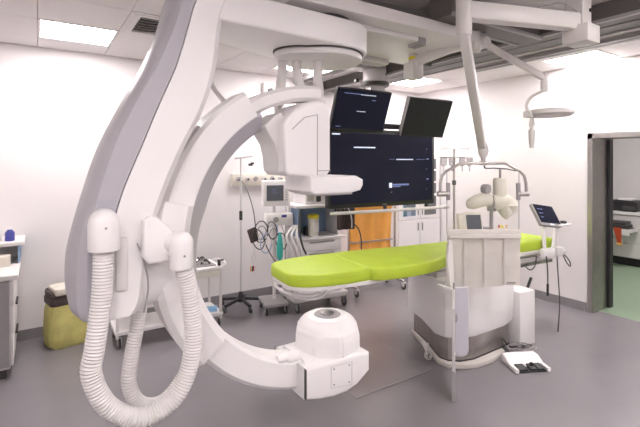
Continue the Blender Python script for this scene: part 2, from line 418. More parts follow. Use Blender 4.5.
# carrier gripping the arc, with round-topped box and hose elbows
link('arc_carrier', arc(166, 196, RI + .03, RO + .04, 2.06, 2.38, 16, .03), 'white', A)
o = [(.372, 1.345), (.40, 1.31), (.50, 1.31), (.515, 1.335), (.515, 1.43), (.49, 1.46), (.44, 1.505), (.405, 1.515), (.38, 1.50)]
link('carrier_box', prism(o, 1.94, 2.08, 'Y', .015, 3), 'white', A)
link('box_screw', lathe([(.006, 0), (.006, .004)], (.50, 1.938, 1.42), 10, None, 'Y'), 'grey', A)
link('box_screw', lathe([(.006, 0), (.006, .004)], (.50, 1.938, 1.35), 10, None, 'Y'), 'grey', A)
def elbow(x, y, z0, z1, r, back):
    b = lathe([(r * .96, z0), (r, z0 + .006), (r, z1 - r)] + [(r * math.cos(rad(t)), z1 - r + r * math.sin(rad(t))) for t in (15, 30, 45, 60, 75)] + [(0, z1)], (x, y, 0), 28)
    tube([(x, y, z1 - r), (x + back[0] * .5, y + back[1] * .5, z1 - r), (x + back[0], y + back[1], z1 - r)], r * .95, 24, b)
    return b
e1 = link('hose_elbow', elbow(.224, 1.925, 1.395, 1.56, .060, (.01, .1)), 'white', A)
link('screw', lathe([(.005, 0), (.005, .005)], (.224, 1.862, 1.49), 8, None, 'Y'), 'grey', e1)
e2 = link('hose_elbow', elbow(.528, 1.915, 1.285, 1.445, .052, (-.03, .06)), 'white', A)
link('screw', lathe([(.005, 0), (.005, .005)], (.528, 1.860, 1.345), 8, None, 'Y'), 'grey', e2)
link('ribbed_hose', ridged([(.222, 1.925, 1.41), (.215, 1.92, 1.22), (.19, 1.91, 1.02), (.178, 1.91, .91), (.235, 1.90, .775), (.35, 1.90, .69), (.47, 1.90, .71), (.545, 1.905, .80), (.58, 1.91, .97), (.562, 1.915, 1.18), (.53, 1.915, 1.31)], .040), 'hose', A)
link('ribbed_hose', ridged([(.40, 2.12, 1.12), (.385, 2.12, 1.0), (.36, 2.12, .86), (.35, 2.12, .73), (.40, 2.12, .63), (.50, 2.14, .60), (.60, 2.18, .66), (.68, 2.2, .78)], .034), 'hose', A)
# detector
o = [(1.125, 1.70), (1.15, 1.675), (1.31, 1.66), (1.41, 1.675), (1.43, 1.70), (1.43, 2.05), (1.40, 2.10), (1.33, 2.105), (1.26, 2.085), (1.20, 2.05), (1.15, 2.0), (1.12, 1.95), (1.12, 1.86)]
dt = link('detector_housing', prism(o, 2.06, 2.34, 'Y', .02, 3), 'white', A)
sm = bmesh.new()
for p, q in (((1.335, 1.675), (1.335, 2.02)), ((1.335, 2.02), (1.25, 2.0)), ((1.25, 2.0), (1.17, 1.93)), ((1.335, 1.70), (1.425, 1.70))):
    tube([(p[0], 2.059, p[1]), (q[0], 2.059, q[1])], .0022, 6, sm)
link('panel_seam', sm, 'grey', dt)
o = [(1.04, 1.95), (1.09, 2.0), (1.14, 2.03), (1.18, 1.98), (1.14, 1.72), (1.125, 1.70), (1.118, 1.78), (1.10, 1.85), (1.06, 1.91)]
link('detector_bracket', prism(o, 2.13, 2.33, 'Y', .02, 3), 'white2', A)
o = [(1.27, 1.585), (1.30, 1.565), (1.56, 1.565), (1.63, 1.58), (1.65, 1.61), (1.65, 1.645), (1.60, 1.668), (1.27, 1.668)]
pl = link('detector_plate', prism(o, 2.03, 2.33, 'Y', .015, 3), 'white', A)
link('plate_rim', prism(rrect(1.31, 1.60, 2.06, 2.30, .03), 1.556, 1.568, 'Z'), 'light_grey', pl)
# cables up to the pivot cover
for pts in ([(1.315, 2.44, 2.42), (1.30, 2.425, 2.28), (1.267, 2.40, 2.15), (1.25, 2.36, 2.02)], [(1.385, 2.39, 2.42), (1.39, 2.37, 2.28), (1.41, 2.32, 2.14), (1.40, 2.29, 2.05)], [(1.50, 2.31, 2.42), (1.497, 2.305, 2.28), (1.485, 2.28, 2.18), (1.40, 2.25, 2.07)]):
    link('cable_sleeve', tube(cr(pts, 8), .031, 16), 'hose', A)
link('slim_cable', tube(cr([(.86, 2.42, 2.45), (.84, 2.44, 2.34), (.85, 2.44, 2.2), (.92, 2.32, 2.05), (.95, 2.25, 2.0)], 8), .014, 10), 'hose', A)
# tube housing
o = [(1.235, .43), (1.33, .405), (1.44, .39), (1.53, .392), (1.61, .415), (1.70, .475), (1.70, .585), (1.63, .60), (1.235, .60)]
tb = link('tube_base', prism(o, 2.03, 2.40, 'Y', .02, 3), 'white', A)
sm = bmesh.new()
for p, q in (((1.41, .45), (1.41, .57)), ((1.41, .57), (1.56, .565)), ((1.56, .565), (1.56, .43)), ((1.41, .45), (1.56, .43))): tube([(p[0], 2.0295, p[1]), (q[0], 2.0295, q[1])], .0018, 6, sm)
link('panel_seam', sm, 'light_grey', tb)
for x, z in ((1.43, .555), (1.54, .55), (1.43, .465), (1.54, .45)): link('screw', lathe([(.005, 0), (.005, .004)], (x, 2.027, z), 8, None, 'Y'), 'grey', tb)
link('base_gap', box(1.237, 1.243, 2.026, 2.4, .435, .60), 'charcoal', tb)
def octr(r, z, ch=.42, c=(1.53, 2.245), rz=-33):
    q = [(1, -ch), (1, ch), (ch, 1), (-ch, 1), (-1, ch), (-1, -ch), (-ch, -1), (ch, -1)]
    ca, sa = math.cos(rad(rz)), math.sin(rad(rz))
    return [(c[0] + r * (x * ca - y * sa), c[1] + r * (x * sa + y * ca), z) for x, y in q]
hb = loft([octr(.195, .55), octr(.198, .62), octr(.196, .70), octr(.182, .735), octr(.14, .782), octr(.115, .790)])
bmesh.ops.bevel(hb, geom=[e for e in hb.edges], offset=.012, segments=3, affect='EDGES')
th = link('tube_housing', hb, 'white', A)
link('beam_port', lathe([(.052, .783), (.085, .79), (.075, .797), (.055, .797), (.05, .792), (0, .792)], (1.53, 2.245, 0), 28), 'grey', th)
link('port_window', lathe([(0, .794), (.042, .794), (.042, .801), (0, .801)], (1.53, 2.245, 0), 24), 'chrome', th)
link('arm_knob', lathe([(0, -.05), (.03, -.05), (.036, -.03), (.036, .03), (.03, .05), (0, .05)], (1.22, 2.16, .625), 20, None, 'X'), 'white', A)
link('arm_knob', lathe([(0, -.03), (.022, -.03), (.026, 0), (.022, .03), (0, .03)], (1.15, 2.14, .645), 16, None, 'X'), 'white', A)

# ================================================================== PATIENT TABLE
TB = (3.2, 2.88); TR = -5
T = thing('patient_table', 'white patient table with lime green mattress on a steel-skirted pedestal', 'table', (*TB, 0), TR)
def tl(name, bm, m, par=None): return link(name, bm, m, par or T, False)
base = [(-0.13, 0.02), (-0.28, -0.36), (-0.26, -0.46), (-0.17, -0.53), (-0.03, -0.575), (0.17, -0.57), (0.39, -0.51), (0.43, -0.42), (0.43, 0.26), (-0.03, 0.28)]
tl('base_plate', prism(base, 0, .045, 'Z', .012, 2), 'base_cream')
def shrink(o, s, c=(.06, -.11)): return [((x - c[0]) * s + c[0], (y - c[1]) * s + c[1]) for x, y in o]
sk = [(-0.1, 0.0), (-0.24, -0.34), (-0.22, -0.42), (-0.14, -0.48), (-0.01, -0.505), (0.39, -0.46), (0.53, -0.43), (0.55, -0.38), (0.55, 0.22), (-0.03, 0.24)]
tl('skirt_gap', prism(shrink(sk, 1.015), .043, .055, 'Z'), 'charcoal')
tl('skirt', prism(sk, .05, .27, 'Z'), 'steel_brushed')
body = [(-0.13, 0.03), (-0.28, -0.32), (-0.26, -0.43), (-0.17, -0.5), (-0.01, -0.535), (0.41, -0.495), (0.58, -0.455), (0.62, -0.4), (0.62, 0.25), (-0.07, 0.28)]
bd = tl('pedestal', loft([[(x * .97 + .004, y * .97, .25) for x, y in body], [(x, y, .29) for x, y in body], [(x, y, .66) for x, y in body], [(x * .95 + .006, y * .93, .72) for x, y in body]]), 'white')
link('pedestal_seam', box(-.211, -.207, -.484, -.40, .29, .66), 'grey', bd, False)
tl('control_box', box(.64, .86, -.48, -.02, .0, .52, .012, 2), 'white')
tl('pedestal_neck', box(-.22, .5, -.28, .2, .71, .776, .01, 1), 'light_grey')
top = [(-1.60, -.16), (-1.55, -.235), (-1.42, -.30), (-1.0, -.33), (.0, -.25), (1.55, -.22), (1.6, -.18), (1.6, .18), (1.55, .22), (0, .22), (-.6, .30), (-1.0, .33), (-1.42, .30), (-1.55, .235), (-1.60, .16)]
tl('tabletop', prism(top, .775, .812, 'Z', .01, 2), 'white')
def pad(out, z0, z1, name):
    # smooth plan outline, soft edges
    pts = [Vector((x, y, 0)) for x, y in out]; c = sum(pts, Vector()) / len(pts)
    S = cr(out_to3(out), 5, True); hgt = z1 - z0
    def ins(d, z):
        r = []
        n = len(S)
        for i, p in enumerate(S):
            t = (S[(i + 1) % n] - S[i - 1]).normalized(); nn = Vector((t.y, -t.x, 0))
            q = p - nn * d; r.append((q.x, q.y, z))
        return r
    prof = [(.006, 0), (0, .12), (0, .5), (.001, .84), (.005, .93), (.014, .985), (.03, 1.0)]
    b = loft([ins(d, z0 + hgt * h) for d, h in prof], caps=True)
    bmesh.ops.triangulate(b, faces=[f for f in b.faces if len(f.verts) > 6])
    return tl(name, b, 'green')
def out_to3(o): return [(x, y, 0) for x, y in o]
m1 = pad([(-1.61, -.13), (-1.58, -.22), (-1.47, -.29), (-1.25, -.335), (-.9, -.33), (-.62, -.30), (-.58, 0), (-.62, .30), (-.9, .33), (-1.25, .335), (-1.47, .29), (-1.58, .22), (-1.61, .13)], .812, .905, 'head_mattress')
m2 = pad([(-.98, -.30), (-.90, -.39), (-.6, -.42), (-.3, -.38), (-.05, -.28), (.4, -.23), (1.0, -.22), (1.52, -.21), (1.58, -.1), (1.58, .1), (1.52, .21), (1.0, .22), (.4, .23), (-.1, .24), (-.6, .29), (-.92, .28), (-1.0, .1), (-1.0, -.12)], .814, .915, 'body_mattress')
# the seam piping along the head pad
tl('piping', tube(cr([(-1.56, -.245, .87), (-1.42, -.306, .872), (-1.2, -.339, .872), (-1.0, -.337, .872)], 6), .0035, 6), 'green', m1)
for s in (-1, 1):
    tl('accessory_rail', box(.1, 1.55, s * .27 - .006, s * .27 + .006, .765, .79, .002, 1), 'chrome')
    for x in (.2, .85, 1.5): tl('rail_spacer', box(x - .012, x + .012, min(s * .21, s * .27), max(s * .21, s * .27), .77, .795, .002, 1), 'charcoal')
tl('undercarriage', box(.2, 1.58, -.2, .2, .70, .774, .01, 1), 'white2')
tl('undercarriage_rail', box(.55, 1.5, -.235, -.205, .665, .70, .004, 1), 'chrome')
tl('undercarriage_rail', box(.55, 1.5, .205, .235, .665, .70, .004, 1), 'chrome')
tl('end_handle', tube(cr([(-1.56, .16, .79), (-1.60, .10, .75), (-1.57, 0, .72), (-1.50, -.10, .71), (-1.41, -.2, .72), (-1.35, -.26, .785)], 8), .012, 10), 'white')
tl('end_handle', tube(cr([(-1.53, .10, .785), (-1.55, .04, .73), (-1.50, -.06, .685), (-1.41, -.16, .68), (-1.34, -.22, .71), (-1.30, -.26, .785)], 8), .010, 10), 'white')
# coil of cable lying against the base's left end
cb = bmesh.new()
for k in range(3): tube(cr([(-.31 - .012 * k + .025 * math.cos(t + k), -.27 + .02 * math.sin(2 * t), .085 + .008 * k + .07 * math.sin(t + k * .5)) for t in [i * math.pi / 6 for i in range(12)]], 4, True) , .006, 6, cb)
tl('cable_coil', cb, 'hose')

# ---------------- control touch panel on the table's far end
C = thing('touch_control_panel', 'tilted dark touch screen with white bracket clamped to the far table end', 'control panel', (4.52, 2.50, .79), -5)
def cl(n, b, m, par=None): return link(n, b, m, par or C, False)
rx = Matrix.Rotation(rad(56), 3, 'X')
scr = bmesh.new(); merge(scr, prism(rrect(-.15, .15, -.105, .105, .02), -.014, .014, 'Z', .004, 2))
mt = Matrix.Translation((.02, .02, .385)) @ Matrix.Scale(1.22, 4) @ Matrix.Rotation(rad(8), 4, 'Y') @ rx.to_4x4()
scr.transform(mt); s = cl('screen_housing', scr, 'grey')
g = prism(rrect(-.135, .135, -.08, .095, .008), .0142, .0158, 'Z'); g.transform(mt); link('screen', g, 'screen', s, False)
g = bmesh.new()
for k in range(3): box(-.10, -.10 + .03 + .02 * k, -.03 + k * .04, -.024 + k * .04, .0159, .0165, bm=g)
g.transform(mt); link('screen_marks', g, 'ui_dim', s, False)
g = box(-.02, .03, -.098, -.086, .0145, .017); g.transform(mt); link('button', g, 'ui', s, False)
br = bmesh.new()
bar((-.06, -.02, 0), (-.02, .03, .36), .03, .06, br); bar((.08, -.02, .02), (.18, .0, .28), .03, .05, br); box(-.12, .14, -.06, .0, -.05, .05, .012, 2, br)
cl('bracket', br, 'white')
cl('side_shelf', box(.12, .36, -.06, .06, .27, .29, .006, 1), 'white')
jm = lathe([(.035, 0), (.04, .012), (.032, .024), (0, .03)], (.29, .0, .29), 18); cl('joystick_pad', jm, 'dark')
cl('clamp', box(.06, .16, -.10, -.02, -.03, .06, .01, 2), 'white2')
cl('clamp_knob', lathe([(.018, 0), (.022, .01), (.022, .03), (.012, .04)], (.19, -.06, 0), 14, None, 'X'), 'light_grey')
for k, pts in enumerate(([(-.10, -.07, -.02), (-.11, -.09, -.2), (-.11, -.09, -.42)], [(.06, -.08, -.04), (.05, -.10, -.25), (-.02, -.16, -.5), (-.14, -.22, -.74)],
             [(.16, -.07, 0), (.20, -.09, -.10), (.27, -.09, -.16), (.30, -.07, -.12), (.26, -.04, -.05), (.18, -.03, -.02)], [(-.16, 0, -.02), (-.22, -.02, -.12), (-.32, -.04, -.14), (-.38, -.03, -.1)])):
    cl('cable', tube(cr(pts, 8), .006, 8), 'charcoal')
cl('cable_plug', tube([(-.11, -.09, -.42), (-.11, -.09, -.30)], .012, 10), 'dark')
cl('cable_plug', tube([(-.32, -.05, -.22), (-.40, -.07, -.30)], .014, 10), 'dark')

# ================================================================== CEILING SHIELD
S = thing('radiation_shield', 'clear lead-acrylic shield with cream curtain hanging from a white ceiling arm', 'radiation shield', (2.92, 1.42, ZC))
link('ceiling_column', box(2.865, 2.975, 1.35, 1.46, 2.56, ZC - .001, .006, 1), 'arm_white', S)
link('column_foot', box(2.84, 3.0, 1.31, 1.47, 2.505, 2.62, .008, 2), 'arm_white', S)
link('column_knob', lathe([(.012, 0), (.012, .015)], (2.95, 1.335, 2.72), 10, None, 'Y'), 'dark', S)
link('extension_arm', bar((2.90, 1.40, 2.645), (2.11, 1.66, 2.645), .09, .11, bev=.02), 'arm_white', S)
kn = link('arm_knuckle', lathe([(.0, 2.50), (.038, 2.50), (.046, 2.515), (.046, 2.74), (.034, 2.76), (0, 2.765)], (2.11, 1.66, 0), 28), 'arm_white', S)
link('arm_cable', tube(cr([(2.62, 1.50, 2.72), (2.74, 1.44, 2.75), (2.82, 1.40, 2.73), (2.88, 1.36, 2.66)], 8), .004, 6), 'grey', S)
sp = link('spring_arm', bar((2.10, 1.655, 2.53), (3.005, 2.19, 1.88), .062, .075, bev=.016), 'arm_white', S)
link('joint_ball', lathe([(0, 1.775), (.022, 1.785), (.035, 1.81), (.042, 1.84), (.036, 1.875), (.028, 1.90), (0, 1.91)], (3.03, 2.195, 0), 24), 'arm_white', S)
# shield frame in its own plane: local x along (0.836,-0.549), facing the camera
SX, SY = Vector((.8358, -.549, 0)), Vector((.549, .8358, 0)); SO = Vector((3.03, 2.195, 0))
def sp3(u, z, dep=0): return SO + SX * u + SY * dep + Vector((0, 0, z))
fl = [sp3(-.35, 1.49), sp3(-.35, 1.58), sp3(-.335, 1.64), sp3(-.30, 1.675), sp3(-.19, 1.735), sp3(-.17, 1.74), sp3(.17, 1.74), sp3(.19, 1.735), sp3(.30, 1.675), sp3(.335, 1.64), sp3(.35, 1.58), sp3(.35, 1.49)]
link('bent_frame', tube(fl, .012, 10), 'steel', S)
link('frame_collar', tube([sp3(-.03, 1.74), sp3(.03, 1.74)], .017, 12), 'steel', S)
link('collar_neck', tube([sp3(0, 1.74), sp3(0, 1.79)], .018, 12), 'steel', S)
for s_ in (-1, 1):
    link('side_pin', tube([sp3(s_ * .28, 1.49), sp3(s_ * .37, 1.49)], .021, 14), 'steel', S)
    b = box(s_ * .285 - .014, s_ * .285 + .014, -.014, .014, 1.44, 1.58, .003, 1)
    b.transform(Matrix(((SX.x, SY.x, 0, SO.x), (SX.y, SY.y, 0, SO.y), (0, 0, 1, 0), (0, 0, 0, 1)))); link('side_clamp', b, 'grey', S)
TS = Matrix(((SX.x, SY.x, 0, SO.x), (SX.y, SY.y, 0, SO.y), (0, 0, 1, 0), (0, 0, 0, 1)))
b = prism([(-.295, 1.19), (.29, 1.19), (.29, 1.67), (.27, 1.685), (-.275, 1.685), (-.295, 1.67)], -.006, .006, 'Y', .002, 1); b.transform(TS)
pane = link('acrylic_pane', b, 'acrylic', S)
ed = bmesh.new()
for p, q in (((-.296, 1.19), (-.296, 1.67)), ((.291, 1.19), (.291, 1.67))): tube([sp3(p[0], p[1]), sp3(q[0], q[1])], .003, 6, ed)
link('pane_edge', ed, 'grey', pane)
for u, m_, wd in ((.125, 'red', .012), (.15, 'yellow', .03), (.185, 'wood_orange', .012)):
    if wd > .02: b = prism([(u - .016, 1.215), (u + .016, 1.215), (u, 1.245)], -.0085, -.0062, 'Y')
    else: b = box(u - wd / 2, u + wd / 2, -.0085, -.0062, 1.215, 1.24)
    b.transform(TS); link('warning_sticker', b, m_, pane)
hb = box(-.30, .30, -.018, .018, 1.165, 1.20, .004, 1); hb.transform(TS); link('curtain_bar', hb, 'apron_seam', S)
# curtain of lead strips, slightly wavy
def strip(u0, u1, zt, zb, k):
    n, mm = 8, 14; b = bmesh.new(); g = []
    for i in range(n + 1):
        row = []
        for j in range(mm + 1):
            u = u0 + (u1 - u0) * i / n; z = zt + (zb - zt) * j / mm
            dp = -.014 + .010 * math.sin(i / n * math.pi) * (.4 + j / mm) + .006 * math.sin(j * .9 + k * 2.1)
            if k == 0: u -= .012 * math.sin(j / mm * 3) * (1 - i / n)
            row.append(b.verts.new(sp3(u, z, -dp - .03)))
        g.append(row)
    for i in range(n):
        for j in range(mm): b.faces.new((g[i][j], g[i + 1][j], g[i + 1][j + 1], g[i][j + 1]))
    r = bmesh.ops.solidify(b, geom=b.faces[:], thickness=.006); return b
us = [-.292, -.165, -.005, .155, .29]; zb = [.72, .735, .745, .755]
for k in range(4):
    st = link('curtain_strip', strip(us[k] - .004, us[k + 1] + .004, 1.168, zb[k] + .0, k), 'apron', S)
for k in range(1, 4):
    link('curtain_seam', tube([sp3(us[k], 1.165, -.036 + 0), sp3(us[k], zb[k] + .01, -.036)], .005, 6), 'apron_seam', S)
b = prism([(-.29, 1.12), (-.306, .97), (-.29, .80), (-.25, .60), (-.238, .60), (-.25, .80), (-.26, 1.0), (-.27, 1.12)], -.045, -.038, 'Y', .002, 1); b.transform(TS); link('corner_flap', b, 'apron', S)
b = box(.17, .24, -.052, -.049, .775, .788); b.transform(TS); link('maker_tag', b, 'grey', S)
b = box(-.29, .29, -.045, -.02, 1.135, 1.165, .004, 1); b.transform(TS); link('curtain_hem', b, 'apron_seam', S)

# lower table shield: two hinged panels, one seen edge-on
W = thing('table_side_shield', 'narrow lower lead panels hanging at the table side, seen nearly edge-on', 'radiation shield', (2.72, 2.27, .72))
dr = Vector((.77, .638, 0)); p0 = Vector((2.535, 2.085, 0)); nrm = Vector((-.638, .77, 0))
def panel(p, d, n_, L, out, th, zoff=0):
    b = prism(out, -th / 2, th / 2, 'Y', .003, 1)
    b.transform(Matrix(((d.x, n_.x, 0, p.x), (d.y, n_.y, 0, p.y), (0, 0, 1, 0), (0, 0, 0, 1)))); bmesh.ops.recalc_face_normals(b, faces=b.faces[:]); return b
dr.normalize(); nrm.normalize()
link('edge_panel', panel(p0, dr, nrm, .4, [(0.02, .02), (.30, .10), (.33, .60), (.26, .74), (.06, .66), (0.0, .40)], .022), 'light_grey', W)
link('lower_flap', panel(p0 + nrm * .0, dr, nrm, .4, [(-.002, .005), (.06, .005), (.06, .22), (.0, .22)], .028), 'grey', W)
d2 = Vector((.93, -.36, 0)).normalized(); n2 = Vector((.36, .93, 0)).normalized()
link('rounded_panel', panel(Vector((2.742, 2.243, 0)), d2, n2, .2, [(0, .76), (0, .26), (.012, .235), (.03, .225), (.085, .225), (.105, .235), (.115, .26), (.115, .76)], .014), 'pale_lavender', W)
link('panel_border', panel(Vector((2.735, 2.248, 0)), d2, n2, .2, [(0, .765), (0, .255), (.018, .225), (.045, .215), (.095, .215), (.115, .225), (.128, .255), (.128, .765)], .008), 'white', W)
link('hinge_bar', tube([(2.74, 2.25, .24), (2.74, 2.25, .80)], .009, 8), 'steel', W)
link('hinge_knob', lathe([(.016, .50), (.018, .52), (.018, .55), (.01, .56)], (2.735, 2.235, 0), 12), 'grey', W)
link('hanger', box(2.73, 2.76, 2.24, 2.42, .735, .75, .003, 1), 'white', W)

# ================================================================== EXAMINATION LAMP
E = thing('examination_lamp', 'white round examination lamp on a jointed ceiling arm', 'lamp', (2.63, 2.58, ZC))
link('ceiling_tube', box(2.60, 2.66, 2.55, 2.61, 2.52, 2.84, .01, 2), 'arm_white', E)
link('column_box', box(2.57, 2.69, 2.52, 2.64, 2.44, 2.58, .012, 2), 'arm_white', E)
link('caution_tag', box(2.594, 2.666, 2.544, 2.60, 2.605, 2.63, .002, 1), 'yellow', E)
link('first_arm', bar((2.63, 2.58, 2.585), (2.80, 2.10, 2.70), .06, .085, bev=.015), 'arm_white', E)
link('elbow_column', lathe([(0, 2.59), (.03, 2.59), (.038, 2.60), (.038, 2.77), (.03, 2.785), (0, 2.79)], (2.80, 2.09, 0), 22), 'arm_white', E)
link('elbow_knuckle', lathe([(0, -.045), (.04, -.045), (.045, -.035), (.045, .035), (.04, .045), (0, .045)], (2.845, 2.065, 2.66), 22, None, 'Y'), 'arm_white', E)
link('spring_arm', bar((2.85, 2.06, 2.66), (3.30, 1.85, 2.41), .042, .05, bev=.012), 'arm_white', E)
link('wrist', lathe([(.0, 2.30), (.024, 2.30), (.027, 2.31), (.027, 2.38), (.022, 2.385), (.022, 2.45), (0, 2.455)], (3.305, 1.845, 0), 20), 'arm_white', E)
link('curved_neck', tube(cr([(3.305, 1.845, 2.31), (3.28, 1.86, 2.295), (3.235, 1.91, 2.26), (3.215, 1.935, 2.20), (3.225, 1.93, 2.14)], 8), .012, 12), 'arm_white', E)
hd = link('lamp_head', lathe([(0, 2.115), (.10, 2.115), (.15, 2.118), (.165, 2.128), (.165, 2.15), (.15, 2.162), (.06, 2.168), (0, 2.168)], (3.39, 1.84, 0), 40), 'arm_white', E)
link('lamp_glass', lathe([(0, 2.110), (.14, 2.110), (.145, 2.116), (0, 2.116)], (3.39, 1.84, 0), 32), 'light_grey', hd)
link('neck_socket', box(3.20, 3.26, 1.90, 1.96, 2.10, 2.15, .01, 2), 'arm_white', E)
link('sterile_handle', lathe([(.0, 1.86), (.016, 1.86), (.02, 1.90), (.024, 1.98), (.026, 2.0), (.014, 2.005), (.014, 2.03), (.022, 2.035), (.02, 2.07), (.01, 2.11), (0, 2.112)], (3.26, 1.92, 0), 18), 'arm_white', E)

# ================================================================== MONITOR BOOM
B = thing('monitor_boom', 'large dark wall of screens with two small tilted monitors on top, hung from the ceiling', 'display', (3.32, 3.80, ZC), -7.1)
def bl(n, b, m, par=None): return link(n, b, m, par or B, False)
z0 = -ZC
def bz(z): return z - ZC
dm = bl('display_housing', prism([(p[0], p[1]) for p in rrect(-.725, .725, bz(1.247), bz(2.10), .025)], -.11, -.03, 'Y', .006, 2), 'dark')
link('screen', box(-.69, .69, -.1125, -.110, bz(1.295), bz(2.065)), 'screen', dm, False)
def ui(x0, x1, za, zb_, m='ui'): link('screen_mark', box(x0, x1, -.1137, -.1126, bz(za), bz(zb_)), m, dm, False)
ui(-.41, -.13, 1.905, 1.918); ui(.16, .40, 1.775, 1.785); ui(.06, .14, 1.779, 1.783, 'ui_dim'); ui(.45, .58, 1.779, 1.783, 'ui_dim')
ui(.06, .10, 1.455, 1.51); ui(.11, .34, 1.478, 1.498, 'ui_dim'); ui(.11, .22, 1.462, 1.472, 'ui_dim')
for k in range(5): ui(.60, .605 + .03 * (k % 2), 1.42 + .12 * k, 1.432 + .12 * k, 'ui_dim')
ui(.09, .095, 1.40, 1.405); ui(-.68, -.58, 2.045, 2.06)
link('maker_mark', box(-.03, .03, -.1137, -.110, bz(1.265), bz(1.272)), 'grey', dm, False)
bl('back_frame', box(-.5, .5, -.03, .02, bz(1.35), bz(2.12), .008, 1), 'charcoal')
def small(cx_, zt, w_, h_, m_, tilt, lean=0):
    mt = Matrix.Translation((cx_, -.19, bz(zt))) @ Matrix.Rotation(rad(lean), 4, 'Y') @ Matrix.Rotation(rad(tilt), 4, 'X')
    b = prism(rrect(-w_ / 2, w_ / 2, -h_ / 2, h_ / 2, .008), -.02, .03, 'Y', .004, 1); b.transform(mt); mo = bl('small_monitor', b, 'dark')
    b = box(-w_ / 2 + .012, w_ / 2 - .012, -.0222, -.020, -h_ / 2 + .02, h_ / 2 - .012); b.transform(mt); link('screen', b, m_, mo, False)
    if m_ == 'screen':
        for a, c_, e, f_, mm in ((-.25, -.05, .175, .183, 'ui_dim'), (-.05, .14, .172, .179, 'ui'), (.10, .15, .12, .128, 'ui_dim'), (-.06, .05, -.01, -.004, 'ui'), (-.28, -.22, -.19, -.182, 'ui_dim')):
            b = box(a, c_, -.0232, -.0221, e, f_); b.transform(mt); link('screen_mark', b, mm, mo, False)
    else:
        b = box(-w_ / 2 - .001, -w_ / 2 + .006, -.021, .03, -h_ / 2, h_ / 2); b.transform(mt); link('edge_strip', b, 'grey', mo, False)
small(-.37, 2.31, .68, .46, 'screen', 22, 1)
small(.53, 2.27, .64, .46, 'screen_off', 22, 1)
bl('mount_bar', box(-.5, .7, .0, .05, bz(2.14), bz(2.2), .006, 1), 'charcoal')
bl('boom_column', box(-.10, .10, .02, .16, bz(2.1), bz(2.66), .02, 2), 'white2')
bl('swivel_disc', lathe([(0, bz(2.64)), (.16, bz(2.64)), (.17, bz(2.65)), (.17, bz(2.68)), (0, bz(2.68))], (0, .09, 0), 32), 'charcoal')
bl('boom_hub', lathe([(0, bz(2.68)), (.12, bz(2.68)), (.14, bz(2.70)), (.14, bz(2.83)), (0, bz(2.83))], (0, .09, 0), 32), 'white2')
bl('boom_beam', box(-.4, .45, -.02, .2, bz(2.82), bz(2.895), .01, 1), 'light_grey')
bl('cable_socket', box(-.30, -.26, .02, .07, bz(2.66), bz(2.70), .004, 1), 'dark')
hbm = tube([(-.72, -.14, bz(1.20)), (.86, -.14, bz(1.20))], .018, 12); hn = bl('handle_bar', hbm, 'white2')
for x in (-.6, 0, .6): link('handle_post', box(x - .01, x + .01, -.14, -.09, bz(1.20), bz(1.25), .003, 1), 'charcoal', hn, False)
link('end_cap', lathe([(.022, -.02), (.026, 0), (.022, .06), (0, .065)], (.86, -.14, bz(1.2)), 14, None, 'X'), 'light_grey', hn, False)
link('bar_knob', lathe([(.012, 0), (.014, .02), (.01, .03)], (-.66, -.16, bz(1.225)), 12), 'dark', hn, False)

# ================================================================== INJECTOR AND IV POLE BEHIND THE SHIELD
J = thing('contrast_injector', 'cream contrast injector head with display on a grey pole behind the clear shield', 'injector', (3.66, 2.56, .74))
link('pole', tube([(3.66, 2.56, .68), (3.66, 2.56, 1.36)], .018, 12), 'grey', J)
link('rail_clamp', box(3.635, 3.685, 2.555, 2.615, .74, .82, .006, 1), 'charcoal', J)
link('pivot_bracket', box(3.64, 3.69, 2.52, 2.60, 1.33, 1.48, .01, 2), 'grey', J)
link('drive_body', tube([(3.45, 2.68, 1.39), (3.48, 2.66, 1.40), (3.53, 2.63, 1.425), (3.57, 2.61, 1.44), (3.65, 2.56, 1.44)], .08, 18, radii=[.03, .055, .066, .068, .06]), 'ivory', J)
hh = link('syringe_head', tube([(3.66, 2.555, 1.42), (3.69, 2.54, 1.42), (3.78, 2.48, 1.42), (3.81, 2.46, 1.41)], .09, 20, radii=[.06, .075, .078, .06]), 'ivory', J)
link('upper_syringe', lathe([(0, 1.43), (.062, 1.43), (.066, 1.45), (.066, 1.63), (.055, 1.65), (0, 1.65)], (3.74, 2.52, 0), 24), 'ivory', J)
link('syringe_neck', lathe([(.012, 1.65), (.012, 1.74)], (3.74, 2.52, 0), 10), 'grey', J)
link('lower_nozzle', lathe([(0, 1.25), (.02, 1.26), (.05, 1.29), (.07, 1.34), (.07, 1.42)], (3.77, 2.48, 0), 18), 'ivory', J)
link('cone_cover', loft([[(3.80 + r_ * math.cos(a), 2.46 + r_ * math.sin(a), z) for a in [i * math.pi / 8 for i in range(16)]] for r_, z in ((.03, 1.31), (.06, 1.34), (.085, 1.39), (.06, 1.44))]), 'ivory', J)
hk = tube(cr([(3.62, 2.61, 1.77), (3.63, 2.605, 1.745), (3.70, 2.56, 1.745), (3.76, 2.52, 1.74), (3.82, 2.48, 1.735), (3.87, 2.44, 1.72), (3.89, 2.43, 1.74)], 6), .006, 8); link('hook_bar', hk, 'dark', J)
link('motor_knob', lathe([(0, -.03), (.045, -.03), (.05, 0), (.045, .03), (0, .03)], (3.61, 2.585, 1.545), 18, None, 'Y'), 'grey', J)
TI = Matrix.Translation((3.45, 2.62, 1.215)) @ Matrix.Rotation(rad(-30), 4, 'Z') @ Matrix.Rotation(rad(-16), 4, 'X')
b = prism(rrect(-.095, .095, -.10, .11, .012), -.02, .03, 'Y', .006, 2); b.transform(TI); ds = link('display_unit', b, 'ivory', J)
b = box(-.06, .08, -.0225, -.02, -.06, .085); b.transform(TI); link('display_screen', b, 'screen_grey', ds)
b = box(-.14, -.095, -.03, .02, -.10, .10, .008, 2); b.transform(TI); link('display_side', b, 'cream', ds)
